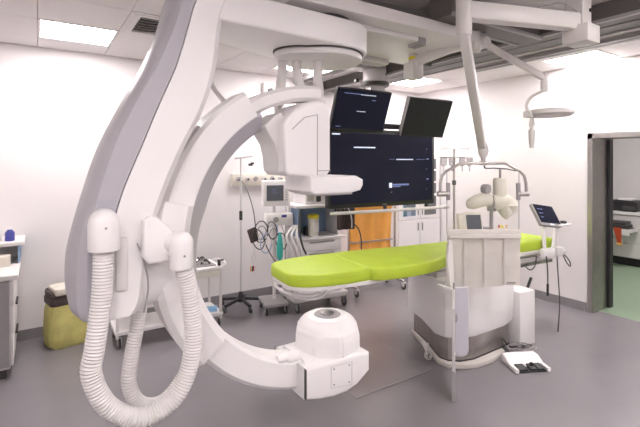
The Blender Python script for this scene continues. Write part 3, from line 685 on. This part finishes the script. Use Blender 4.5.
link('display_arm', bar((3.48, 2.65, 1.18), (3.66, 2.57, 1.16), .03, .03), 'grey', J)
J.location.z -= .055

I = thing('iv_pole', 'slim steel infusion pole with clear hooks and bottles left of the acrylic shield', 'iv pole', (3.80, 3.12, .74))
link('pole', tube([(3.80, 3.12, .68), (3.80, 3.12, 1.89)], .011, 10), 'steel', I)
link('height_collar', lathe([(.02, 1.50), (.022, 1.51), (.022, 1.54), (.018, 1.55)], (3.80, 3.12, 0), 12), 'charcoal', I)
link('rail_clamp', box(3.775, 3.825, 3.07, 3.14, .74, .82, .006, 1), 'charcoal', I)
f = bmesh.new()
for s_ in (-1, 1): tube(cr([(3.80, 3.12, 1.89), tuple(Vector((3.80, 3.12, 1.895)) + SX * .12 * s_), tuple(Vector((3.80, 3.12, 1.885)) + SX * .15 * s_), tuple(Vector((3.80, 3.12, 1.915)) + SX * .16 * s_)], 6), .004, 6, f)
link('hook', f, 'steel', I)
f = bmesh.new()
tube([tuple(Vector((3.80, 3.12, 1.80)) - SX * .16), tuple(Vector((3.80, 3.12, 1.80)) + SX * .16)], .004, 6, f)
link('cross_bar', f, 'steel', I)
for s_, nm in ((-.14, 'left'), (-.05, 'inner left'), (.06, 'inner right'), (.14, 'right')):
    p = Vector((3.80, 3.085, 0)) + SX * s_
    t = thing('infusion_cup', 'clear plastic infusion cup, %s of the four on the pole' % nm, 'cup', (p.x, p.y, 1.72), group='clear cups on the infusion pole')
    link('cup', lathe([(.012, 1.70), (.03, 1.715), (.036, 1.76), (.036, 1.795), (.034, 1.795), (.034, 1.76), (.028, 1.717), (0, 1.705)], (p.x, p.y, 0), 16), 'bag_clear', t)
    link('cup_rim', lathe([(.0375, 1.792), (.0385, 1.796), (.0375, 1.80), (.035, 1.796)], (p.x, p.y, 0), 16), 'light_grey', t)
    link('drip_tube', tube([(p.x, p.y, 1.705), (p.x, p.y, 1.65)], .006, 8), 'light_grey', t)

# ================================================================== FLOOR ITEMS
F = thing('foot_switch', 'white and black foot switch on the floor beside the table base', 'foot switch', (3.50, 2.13, 0), -27)
def fl_(n, b, m): return link(n, b, m, F, False)
b = loft([[(-.15, .10, .0), (.15, .10, 0), (.15, .10, .075), (-.15, .10, .075)], [(-.155, .04, 0), (.155, .04, 0), (.155, .04, .072), (-.155, .04, .072)], [(-.155, -.05, 0), (.155, -.05, 0), (.155, -.05, .030), (-.155, -.05, .030)]])
bmesh.ops.bevel(b, geom=b.edges[:], offset=.006, segments=2, affect='EDGES'); fl_('body', b, 'white')
for sx in (-.155, .125): fl_('side_rail', box(sx, sx + .03, -.14, .02, 0, .035, .005, 2), 'white')
fl_('floor_plate', box(-.125, .125, -.13, -.03, 0, .012, .003, 1), 'dark')
for x in (-.075, .02, .085):
    fl_('pedal', box(x - .04 if x < 0 else x - .03, x + .04 if x < 0 else x + .03, -.12, -.035, .015, .03, .004, 1, rot=Matrix.Rotation(rad(10), 3, 'X')), 'dark')
fl_('toe_post', lathe([(.014, .01), (.018, .03), (.014, .05), (0, .055)], (.03, -.06, 0), 12), 'dark')
c = bmesh.new(); pts = []
for k in range(40):
    a = k * .55; pts.append((.12 + (.12 + .03 * math.sin(k * .37)) * math.cos(a), .25 + (.075 + .02 * math.cos(k * .5)) * math.sin(a), .02 + .004 * (k % 9)))
fl_('coiled_cable', tube(cr(pts, 4), .0065, 6), 'grey')
fl_('cable_riser', tube(cr([(-.06, .12, .05), (-.07, .2, .10), (-.04, .27, .12), (.02, .28, .05), (.09, .24, .02)], 6), .0065, 6), 'charcoal')
g = box(1.97, 2.80, 2.51, 3.45, .0005, .004, .001, 1); sh = link('floor_plate', g, 'plate'); tag(sh, 'glossy grey plate lying flat on the floor left of the table base', 'floor plate')
e = bmesh.new()
tube([(1.97, 2.51, .003), (2.80, 2.51, .003)], .004, 6, e); tube([(1.97, 2.51, .001), (1.97, 3.45, .001)], .003, 6, e); link('plate_edge', e, 'grey', sh)

# ================================================================== LEFT SIDE: CABINET, BIN, TROLLEY
K = thing('supply_cabinet', 'low white supply cabinet with dark handles at the left edge', 'cabinet', (-.46, 4.66, 0))
link('body', box(-.86, -.18, 4.27, 5.10, .08, .80, .004, 1), 'light_grey', K)
link('plinth', box(-.84, -.21, 4.30, 5.08, 0, .08), 'charcoal', K)
for k, (za, zb_) in enumerate(((.60, .79), (.36, .59), (.10, .35))):
    dd = link('drawer', box(-.182, -.162, 4.28, 5.09, za, zb_, .004, 1), 'white2', K)
    link('handle', box(-.162, -.145, 4.60, 4.82, (za + zb_) / 2 + .03, (za + zb_) / 2 + .045, .003, 1), 'dark', dd)
link('end_panel', box(-.85, -.19, 4.258, 4.272, .1, .79, .003, 1), 'grey', K)
tag(link('worktop', box(-.88, -.13, 4.24, 5.125, .801, .84, .006, 2), 'white2'), 'pale worktop lying on the low cabinet at the left edge', 'worktop')
U = thing('shelf_unit', 'small white shelf unit standing on the worktop against the wall', 'shelf', (-.46, 4.95, .84))
link('shelf_board', box(-.85, -.10, 4.70, 5.12, 1.0, 1.035, .006, 2), 'white2', U)
link('side_panel', box(-.15, -.13, 4.74, 5.11, .841, 1.0, .003, 1), 'blue', U); link('side_panel', box(-.85, -.83, 4.74, 5.11, .841, 1.0, .003, 1), 'white2', U)
link('back_panel', box(-.83, -.15, 5.09, 5.11, .841, 1.0), 'white2', U)
bt = thing('dispenser_bottle', 'deep blue dispenser bottle standing on the small shelf unit', 'bottle', (-.21, 4.80, 1.035))
link('bottle_body', lathe([(0, 1.036), (.035, 1.036), (.037, 1.045), (.037, 1.11), (.02, 1.135), (.012, 1.14)], (-.21, 4.80, 0), 18), 'blue_deep', bt)
link('cap', lathe([(.014, 1.138), (.014, 1.155), (0, 1.157)], (-.21, 4.80, 0), 12), 'white', bt)
bt = thing('dispenser_bottle', 'pale bottle with a dark cap at the image edge on the shelf unit', 'bottle', (-.31, 4.86, 1.035))
link('bottle_body', lathe([(0, 1.036), (.04, 1.036), (.042, 1.05), (.042, 1.12), (.02, 1.15), (.014, 1.155)], (-.31, 4.86, 0), 18), 'white2', bt)
link('cap', lathe([(.016, 1.153), (.016, 1.175), (0, 1.178)], (-.31, 4.86, 0), 12), 'blue_deep', bt)
gb = thing('glove_box', 'cream cardboard glove box on the worktop below the shelf', 'box', (-.3, 4.6, .84))
link('carton', box(-.42, -.2, 4.60, 4.72, .841, .93, .003, 1), 'cream', gb); link('opening', prism(rrect(-.35, -.27, 4.64, 4.68, .018), .9295, .9315), 'charcoal', gb)

N = thing('waste_bin', 'waste bin lined with a yellow bag under a dark brown lid', 'bin', (.26, 4.85, 0), 12)
def nl(n, b, m, p=None): return link(n, b, m, p or N, False)
rows = []
for i, (z, s_) in enumerate(((.0, .90), (.03, 1.0), (.12, 1.04), (.22, 1.02), (.34, .97), (.42, .93))):
    r_ = []
    for k in range(40):
        a = 2 * math.pi * k / 40; e_ = 4
        c_, t_ = math.cos(a), math.sin(a); q = (abs(c_) ** e_ + abs(t_) ** e_) ** (-1 / e_)
        wv = 1 + .035 * math.sin(k * 2.3 + i * 1.7) * (1 if i < 5 else .3)
        r_.append((.20 * s_ * q * c_ * wv, .15 * s_ * q * t_ * wv, z))
    rows.append(r_)
nl('yellow_bag', loft(rows), 'yellow_bag')
nl('rim', prism(rrect(-.19, .19, -.145, .145, .04), .40, .47, 'Z', .01, 2), 'brown')
b = prism(rrect(-.185, .185, -.14, .14, .04), .47, .53, 'Z', .015, 2); nl('lid', b, 'brown')
b = prism(rrect(-.16, .17, -.155, .10, .03), .50, .565, 'Z', .012, 2); nl('lid_flap', b, 'cream')

R_ = thing('instrument_trolley', 'long white two-shelf trolley on casters behind the x-ray arm', 'trolley', (1.1, 4.56, 0))
link('lower_shelf', box(.60, 1.64, 4.36, 4.76, .13, .17, .006, 1), 'white', R_)
link('upper_shelf', box(.60, 1.64, 4.36, 4.76, .62, .65, .006, 1), 'white', R_)
link('drawer_box', box(1.28, 1.62, 4.37, 4.75, .55, .62, .004, 1), 'cream', R_)
link('drawer_front', box(1.30, 1.60, 4.355, 4.371, .555, .615, .003, 1), 'ivory', R_)
for x in (.62, 1.62):
    for y in (4.38, 4.74): link('leg', box(x - .012, x + .012, y - .012, y + .012, .10, .64, .003, 1), 'white2', R_)
for x in (.64, 1.60):
    for y in (4.40, 4.72): caster('caster', x, y, .045, R_, 'grey')
link('push_rail', tube(cr([(1.64, 4.40, .64), (1.69, 4.42, .66), (1.70, 4.56, .665), (1.69, 4.70, .66), (1.64, 4.72, .64)], 6), .01, 8), 'white', R_)
G_ = tag(link('instrument_tray', box(1.34, 1.585, 4.42, 4.68, .651, .663, .003, 1), 'grey'), 'shallow grey tray on the trolley top under the clamps', 'tray')
random.seed(3)
for k in range(9):
    x, y = 1.39 + random.random() * .15, 4.46 + random.random() * .18; a = random.random() * 3.14
    b = tube(cr([(x - .05 * math.cos(a), y - .05 * math.sin(a), .672), (x, y, .70 + .02 * random.random()), (x + .05 * math.cos(a), y + .05 * math.sin(a), .672)], 5), .009, 8)
    tag(link('surgical_clamp', b, 'charcoal' if k % 3 else 'chrome'), 'small surgical clamp in the jumble on the trolley tray', 'clamp', 'clamps on the trolley tray')
bb_ = thing('black_clip', 'small black clip standing at the trolley corner', 'clip', (1.61, 4.40, .65))
link('clip_body', box(1.595, 1.625, 4.385, 4.415, .651, .70, .006, 1), 'dark', bb_); link('clip_lever', box(1.59, 1.66, 4.39, 4.41, .70, .715, .004, 1), 'dark', bb_)
for i, (x, y, a) in enumerate(((1.36, 4.43, 10), (1.54, 4.47, -20), (1.46, 4.63, 35))):
    p = thing('wrapped_pack', 'light blue wrapped pack on the lower trolley shelf, %s of three' % ('nearest', 'middle', 'farthest')[i], 'pack', (x, y, .17), a, 'blue packs on the trolley')
    link('wrapper', loft([[(-.07, -.05, .001), (.07, -.05, .001), (.07, .05, .001), (-.07, .05, .001)], [(-.06, -.04, .035), (.06, -.04, .03), (.06, .04, .035), (-.06, .04, .03)]]), 'sky_blue', p, False)
    link('seal_strip', box(-.08, -.066, -.05, .05, .004, .02), 'white2', p, False)

# ================================================================== IV STAND AT THE WALL
Q = thing('iv_stand', 'tall thin stand with black five-foot base beside the back wall', 'iv stand', (2.05, 4.86, 0))
link('pole', tube([(2.05, 4.86, .12), (2.05, 4.86, 1.80)], .011, 10), 'light_grey', Q)
link('pole_grip', lathe([(.018, 1.05), (.02, 1.06), (.02, 1.15), (.018, 1.16)], (2.05, 4.86, 0), 12), 'dark', Q)
link('hub', lathe([(0, .07), (.04, .07), (.045, .10), (.03, .15), (.016, .19), (0, .19)], (2.05, 4.86, 0), 18), 'dark', Q)
for k in range(5):
    a = rad(72 * k - 15); ex, ey = .25 * math.cos(a), min(.19, .25 * math.sin(a))
    ft = link('foot', bar((2.05, 4.86, .11), (2.05 + ex, 4.86 + ey, .075), .035, .03, bev=.006), 'dark', Q)
    link('caster', tube([(2.05 + ex - .012, 4.86 + ey, .03), (2.05 + ex + .012, 4.86 + ey, .03)], .03, 14), 'rubber', ft)
link('top_bar', bar((1.98, 4.89, 1.79), (2.19, 4.82, 1.82), .022, .02), 'light_grey', Q)

# ================================================================== WALL PANEL, CAMERA, NOTICE
H = thing('gas_outlet_panel', 'beige medical gas outlet panel fixed to the back wall', 'wall panel', (2.52, YB, 1.52))
link('panel_body', box(2.03, 3.03, YB - .055, YB, 1.445, 1.60, .006, 2), 'cream', H)
for k in range(8):
    x = 2.11 + .118 * k
    s_ = link('outlet', lathe([(.028, 0), (.03, .01), (.022, .018), (0, .018)], (x, YB - .073, 1.535), 18, None, 'Y'), 'light_grey' if k % 2 else 'grey', H)
    link('plug', lathe([(.010, 0), (.012, .02), (.006, .05)], (x, YB - .12, 1.53), 10, None, 'Y'), ('dark', 'brown', 'chrome')[k % 3], s_)
n = thing('wall_notice', 'small black and white notice on the wall above the gas panel', 'notice', (2.31, YB, 1.72))
link('card', box(2.24, 2.38, YB - .004, YB, 1.62, 1.83, .002, 1), 'white', n)
link('symbol', prism([(2.27, 1.70), (2.33, 1.70), (2.33, 1.72), (2.35, 1.72), (2.35, 1.745), (2.30, 1.745), (2.30, 1.73), (2.27, 1.73)], YB - .006, YB - .003, 'Y'), 'dark', n)
k_ = thing('wall_box', 'white wall box with black and amber knobs below the ceiling', 'wall box', (2.55, YB, 2.72))
link('box_body', box(2.46, 2.57, YB - .09, YB, 2.66, 2.79, .01, 2), 'white', k_)
link('knob', lathe([(.0, 0), (.03, .0), (.032, .03), (0, .05)], (2.53, YB - .14, 2.68), 16, None, 'Y'), 'dark', k_)
link('knob', lathe([(0, 0), (.028, 0), (.03, .03), (0, .05)], (2.64, YB - .12, 2.66), 16, None, 'Y'), 'wood_orange', k_)
link('knob_arm', box(2.55, 2.65, YB - .08, YB, 2.65, 2.68, .004, 1), 'dark', k_)

# ================================================================== ANAESTHESIA MACHINE
Z = thing('anaesthesia_machine', 'white anaesthesia machine with blue compartment and drawers on casters', 'medical machine', (2.83, 4.46, 0), -6)
def zl(n, b, m, p=None): return link(n, b, m, p or Z, False)
zl('base_frame', box(-.36, .36, -.24, .26, .13, .19, .012, 2), 'light_grey')
for x, y in ((-.30, -.20), (.32, -.20), (-.30, .22), (.32, .22)): caster('caster', x, y, .055, Z, 'grey', False)
zl('cabinet', box(-.27, .30, -.18, .24, .19, .84, .01, 2), 'white')
for za, zb_ in ((.70, .825), (.55, .69), (.40, .54)):
    q = zl('drawer', box(-.25, .28, -.20, -.18, za, zb_, .006, 2), 'white'); link('drawer_pull', box(-.15, .18, -.215, -.199, zb_ - .03, zb_ - .015, .003, 1), 'grey', q, False)
zl('work_tray', box(-.30, .33, -.26, .24, .84, .865, .008, 2), 'white')
zl('compartment_back', box(-.27, .28, .14, .22, .865, 1.22, .004, 1), 'blue')
zl('compartment_side', box(-.28, -.25, -.16, .22, .865, 1.22, .004, 1), 'blue'); zl('compartment_side', box(.25, .28, -.16, .22, .865, 1.22, .004, 1), 'white')
zl('top_shelf', box(-.33, .36, -.24, .24, 1.21, 1.25, .01, 2), 'white')
zl('side_post', box(-.37, -.32, -.05, .02, .19, 1.62, .008, 1), 'white'); zl('side_post', box(.33, .37, -.05, .02, .84, 1.62, .008, 1), 'white')
u = zl('ventilator_unit', box(-.20, .14, -.2, .18, 1.25, 1.52, .01, 2), 'white')
link('dial_strip', box(-.06, .0, -.206, -.198, 1.28, 1.48), 'charcoal', u, False); link('grille', box(-.18, -.10, -.206, -.198, 1.29, 1.47), 'light_grey', u, False)
u = zl('control_unit', box(.15, .34, -.18, .16, 1.25, 1.40, .01, 2), 'light_grey'); link('window', box(.17, .29, -.186, -.178, 1.27, 1.36), 'charcoal', u, False)
zl('valve_block', box(-.14, -.02, -.10, .0, .866, .97, .01, 2), 'charcoal')
zl('gas_hose', tube(cr([(-.26, -.2, 1.2), (-.32, -.28, 1.02), (-.30, -.32, .82), (-.24, -.30, .70)], 8), .012, 8), 'charcoal')
for k, (dx, m_) in enumerate(((-.46, 'hose'), (-.40, 'white2'), (-.34, 'hose'))):
    zl('breathing_hose', ridged([(-.36 + .03 * k, -.22, 1.02), (dx - .02, -.30, .92), (dx + .02, -.33, .78), (dx + .10 - .03 * k, -.32, .62)], .016, .010, .12, 10), m_)
zl('mask_bag', loft([[(-.56 + .04 * math.cos(a) * s_, -.30 + .03 * math.sin(a) * s_, z) for a in [i * math.pi / 6 for i in range(12)]] for s_, z in ((.3, .66), (.9, .70), (1.0, .80), (.7, .90), (.3, .97))]), 'teal')
cn = thing('suction_canister', 'clear white canister with a yellow lid inside the blue compartment', 'canister', (2.76, 4.33, .866))
link('jar', lathe([(0, .867), (.055, .867), (.062, .88), (.066, 1.08), (.064, 1.085)], (2.76, 4.35, 0), 24), 'ivory', cn)
link('lid', lathe([(.068, 1.08), (.07, 1.09), (.07, 1.115), (.05, 1.125), (0, 1.128)], (2.76, 4.35, 0), 24), 'yellow', cn)
link('label_strip', box(2.725, 2.795, 4.281, 4.286, .92, 1.03), 'white', cn)

# patient monitor on its roll stand
PM = thing('patient_monitor', 'white patient monitor with small grey screen on a pole stand', 'monitor', (2.33, 4.50, 0), -14)
def pl_(n, b, m, p=None): return link(n, b, m, p or PM, False)
h_ = pl_('housing', prism(rrect(-.155, .155, 1.235, 1.535, .02), -.05, .07, 'Y', .012, 2), 'white')
link('screen', box(-.115, .085, -.0525, -.05, 1.30, 1.48), 'screen_grey', h_, False)
for k in range(3): link('screen_mark', box(-.05, .03 - .02 * k, -.0537, -.0524, 1.39 + .02 * k, 1.394 + .02 * k), 'ui_dim', h_, False)
for k in range(6): link('button', box(.105, .135, -.053, -.05, 1.30 + .03 * k, 1.318 + .03 * k, .002, 1), 'light_grey', h_, False)
md = pl_('module_rack', box(-.13, .19, -.10, .05, 1.01, 1.16, .02, 2), 'white')
link('module_knob', lathe([(.03, 0), (.032, .02), (.024, .03), (0, .03)], (-.02, -.128, 1.09), 16, None, 'Y'), 'grey', md, False)
link('module_light', box(.05, .11, -.103, -.099, 1.11, 1.14), 'blue_deep', md, False)
pl_('pole', tube([(0, .06, .10), (0, .06, 1.28)], .02, 12), 'white2')
pl_('stand_base', box(-.16, .13, -.14, .24, .09, .13, .015, 2), 'grey')
for x, y in ((-.13, -.11), (.10, -.11), (-.13, .20), (.10, .20)): caster('caster', x, y, .04, PM, 'grey', False)
random.seed(11)
for k in range(9):
    cx_, cz_ = -.24 + .10 * random.random() if k < 5 else -.12 + .3 * random.random(), 1.14 - .32 * random.random() if k < 5 else .98 - .2 * random.random()
    rr = .05 + .05 * random.random(); tl_ = random.random() * .6 - .3
    pts = [(cx_ + rr * math.cos(t) * .8, -.13 - .02 * math.sin(t + k) - .004 * k, cz_ + rr * 1.3 * math.sin(t + tl_)) for t in [i * math.pi / 5 for i in range(10)]]
    pl_('looped_cable', tube(cr(pts, 4, True), .006, 6, caps=False), ('charcoal', 'grey', 'hose', 'charcoal', 'blue')[k % 5])
for k in range(4):
    pl_('hanging_cable', tube(cr([(-.10 + .05 * k, -.10, 1.02), (-.16 + .08 * k, -.14, .88), (-.10 + .06 * k, -.16, .72 - .03 * k), (-.02 + .05 * k, -.12, .60)], 6), .006, 6), ('charcoal', 'hose', 'blue', 'grey')[k])
CU = thing('pressure_cuff', 'dark brown pressure cuff hanging from a cord near the thin stand', 'cuff', (2.05, 4.52, 0.85), 20)
b = box(-.055, .055, -.02, .02, .84, 1.0, .012, 2, rot=Matrix.Rotation(rad(-18), 3, 'Y'))
b.transform(Matrix.Translation((2.05, 4.50, 0))); link('cuff', b, 'brown', CU)
link('cord', tube(cr([(2.08, 4.50, .99), (2.10, 4.62, 1.2), (2.13, 4.85, 1.40), (2.13, 5.05, 1.53)], 8), .006, 6), 'charcoal', CU)
link('lead', tube(cr([(2.05, 4.50, .86), (2.06, 4.50, .74), (2.03, 4.50, .66), (2.06, 4.50, .60), (2.08, 4.50, .67), (2.05, 4.50, .72), (2.03, 4.50, .55)], 8), .005, 6), 'hose', CU)
for k, x in enumerate((2.02, 2.04, 2.055)): link('connector', tube([(x, 4.50, .57), (x - .004, 4.50, .51)], .007, 8), ('wood_orange', 'charcoal', 'red')[k], CU)
BK = thing('black_ribbed_bag', 'black ribbed pouch with a pale tube hanging below the big display corner', 'pouch', (3.10, 4.15, .95))
for k in range(5): link('pleat', box(2.99 + .042 * k, 3.036 + .042 * k, 4.13 - .006 * k, 4.19 - .006 * k, .94 + .004 * (k % 2), 1.20 - .004 * (k % 2), .01, 2), 'brown', BK)
link('tube', tube(cr([(3.0, 4.10, 1.24), (3.08, 4.08, 1.2), (3.13, 4.08, 1.08), (3.15, 4.10, .96)], 8), .006, 6), 'hose', BK)
link('hanger', box(3.05, 3.20, 4.14, 4.18, 1.20, 1.23, .004, 1), 'dark', BK)
link('drop_cable', tube(cr([(3.2, 4.12, 1.0), (3.27, 4.12, .93), (3.31, 4.12, .8), (3.31, 4.12, .6)], 8), .008, 6), 'charcoal', BK)
link('support_arm', bar((3.14, 4.16, 1.215), (3.17, 4.40, 1.215), .02, .02), 'light_grey', BK)

# ================================================================== APRON RACK AND CORNER CABINET
AR = thing('apron_rack', 'grey rack on casters for hanging lead aprons below the big display', 'rack', (3.85, 4.55, 0), -6)
def al(n, b, m, p=None): return link(n, b, m, p or AR, False)
for s_ in (-1, 1): al('upright', tube([(s_ * .38, 0, .10), (s_ * .38, 0, 1.36)], .016, 10), 'chrome')
al('hanging_rail', tube([(-.38, 0, 1.35), (.38, 0, 1.35)], .014, 10), 'chrome')
al('bottom_rail', box(-.39, .39, -.02, .02, .115, .14, .004, 1), 'chrome')
for s_ in (-1, 1): al('foot_bar', box(s_ * .38 - .02, s_ * .38 + .02, -.22, .22, .10, .13, .004, 1), 'chrome')
for x, y in ((-.38, -.20), (.38, -.20), (-.38, .20), (.38, .20)): caster('caster', x, y, .05, AR, 'white2', False, h=.105)
OA = thing('lead_apron', 'orange lead apron with a waist belt hanging on the rack', 'apron', (3.80, 4.53, 0), -6)
rows = []
for j in range(15):
    z = 1.37 - j * .075; r_ = []
    for i in range(25):
        t = i / 24; x = -.33 + .66 * t; wv = .016 * math.sin(t * 19 + j * .25) * min(1, j / 5)
        waist = .012 if j == 10 else 0
        r_.append((x * (1 + .03 * math.sin(j * .5)), -.035 + wv + waist, z))
    r_ += [(p[0], .035 - (p[1] + .035) * .6, p[2]) for p in r_[::-1]]
    rows.append(r_)
link('apron_body', loft(rows), 'orange', OA, False)
link('belt', loft([[(x, y, z) for x, y in ((-.335, -.058), (.335, -.058), (.335, .05), (-.335, .05))] for z in (.672, .686)]), 'grey', OA, False)
link('shoulder_flap', box(-.33, .33, -.055, -.03, 1.10, 1.37, .012, 2), 'orange', OA, False)

CB = thing('storage_cabinet', 'tall white storage cabinet with dark glass panes in the room corner', 'cabinet', (4.92, 4.90, 0))
cc = box(4.46, 5.37, 4.70, 5.12, .06, .92, .004, 1); box(4.46, 5.37, 4.70, 5.12, 1.23, 1.86, .004, 1, cc); box(4.46, 4.55, 4.70, 5.12, .92, 1.23, bm=cc); box(4.83, 5.37, 4.70, 5.12, .92, 1.23, bm=cc); box(4.55, 4.83, 5.05, 5.12, .92, 1.23, bm=cc)
link('carcass', cc, 'white', CB)
link('plinth', box(4.48, 5.35, 4.73, 5.10, 0, .06), 'grey', CB)
for k in range(2):
    x0_, x1_ = 4.47 + .45 * k, 4.91 + .45 * k
    for (za, zb_, nm) in ((.08, .86, 'lower_door'), (.88, 1.84, 'upper_door')):
        if k == 0 and za > .5:
            db = box(x0_, x1_, 4.68, 4.699, za, .93); box(x0_, x1_, 4.68, 4.699, 1.22, zb_, bm=db); box(x0_, x0_ + .09, 4.68, 4.699, .93, 1.22, bm=db); box(x1_ - .09, x1_, 4.68, 4.699, .93, 1.22, bm=db)
        else: db = box(x0_, x1_, 4.68, 4.699, za, zb_, .004, 1)
        dd = link(nm, db, 'white', CB)
        link('handle', box(x1_ - .05 if k == 0 else x0_ + .03, x1_ - .035 if k == 0 else x0_ + .045, 4.66, 4.68, (zb_ - .16) if za < .5 else za + .06, (zb_ - .04) if za < .5 else za + .18, .004, 1), 'grey', dd)
        if za > .5:
            for (a, b_) in ((.93, 1.22), (1.26, 1.42), (1.45, 1.61), (1.64, 1.80)):
                link('glass_pane', box(x0_ + .09, x1_ - .09, 4.676, 4.682, a, b_, .002, 1), 'bottle_glass' if k == 0 and a < 1 else 'window_dark', dd)
tag(link('carton', box(4.58, 4.67, 4.74, 4.86, .921, 1.14, .003, 1), 'teal'), 'teal carton behind the clear cabinet pane', 'carton')
tag(link('carton', box(4.69, 4.79, 4.74, 4.86, .921, 1.06, .003, 1), 'white2'), 'white carton beside the teal one behind the cabinet pane', 'carton')
# ================================================================== ROOM BEYOND THE DOOR
X = thing('base_cabinet', 'white counter with drawers standing in the room beyond the doorway', 'cabinet', (8.5, 3.0, 0))
link('carcass', box(8.3, 8.95, 1.4, 4.2, .14, .86, .004, 1), 'white2', X)
link('plinth', box(8.36, 8.95, 1.4, 4.2, 0, .14), 'dark', X)
link('worktop', box(8.26, 8.98, 1.38, 4.22, .86, .90, .006, 1), 'white', X)
for j in range(4):
    for (za, zb_) in ((.15, .38), (.39, .62), (.63, .85)):
        link('drawer', box(8.28, 8.299, 1.41 + .7 * j, 2.09 + .7 * j, za, zb_, .003, 1), 'white2', X)
BG = thing('black_holdall', 'black bag with a white cloth on the counter beyond the doorway', 'bag', (8.55, 3.15, .90))
link('bag_body', box(8.42, 8.72, 3.12, 3.55, .901, 1.09, .04, 3), 'dark', BG)
link('bag_flap', box(8.40, 8.70, 3.14, 3.34, .93, 1.0, .02, 2), 'charcoal', BG)
link('white_cloth', box(8.45, 8.62, 3.2, 3.42, 1.085, 1.13, .02, 2), 'white', BG)
bx_ = thing('dark_tray', 'dark tray at the right edge on the counter beyond the doorway', 'tray', (8.5, 2.7, .90))
link('tray_body', box(8.4, 8.7, 2.5, 2.86, .901, .96, .01, 2), 'charcoal', bx_); link('tray_content', box(8.44, 8.66, 2.54, 2.8, .955, .99, .015, 2), 'blue_deep', bx_)
OD = link('open_drawer', box(7.95, 8.28, 3.05, 3.62, .60, .62, .003, 1), 'white2', X)
link('drawer_side', box(7.95, 8.28, 3.05, 3.065, .62, .66), 'white2', OD); link('drawer_face', box(7.935, 7.95, 3.04, 3.63, .56, .66, .003, 1), 'white2', OD)
MB = thing('folded_cloth', 'black folded cloth lying on the open drawer beyond the doorway', 'cloth', (8.1, 3.3, .62))
for k in range(3): link('fold', box(7.96 + .01 * k, 8.24 - .01 * k, 3.08 + .02 * k, 3.58, .621 + .05 * k, .669 + .05 * k, .015, 2), 'charcoal', MB)
RS = thing('red_strap', 'red strap hanging down from the folded black cloth', 'strap', (7.93, 3.2, .45))
link('strap', loft([[(7.926, 3.15, z), (7.926, 3.27 - .02 * i, z), (7.933, 3.27 - .02 * i, z), (7.933, 3.15, z)] for i, z in enumerate((.68, .60, .52, .42))]), 'red', RS)
link('buckle', box(7.92, 7.936, 3.14, 3.22, .39, .43, .004, 1), 'wood_orange', RS)
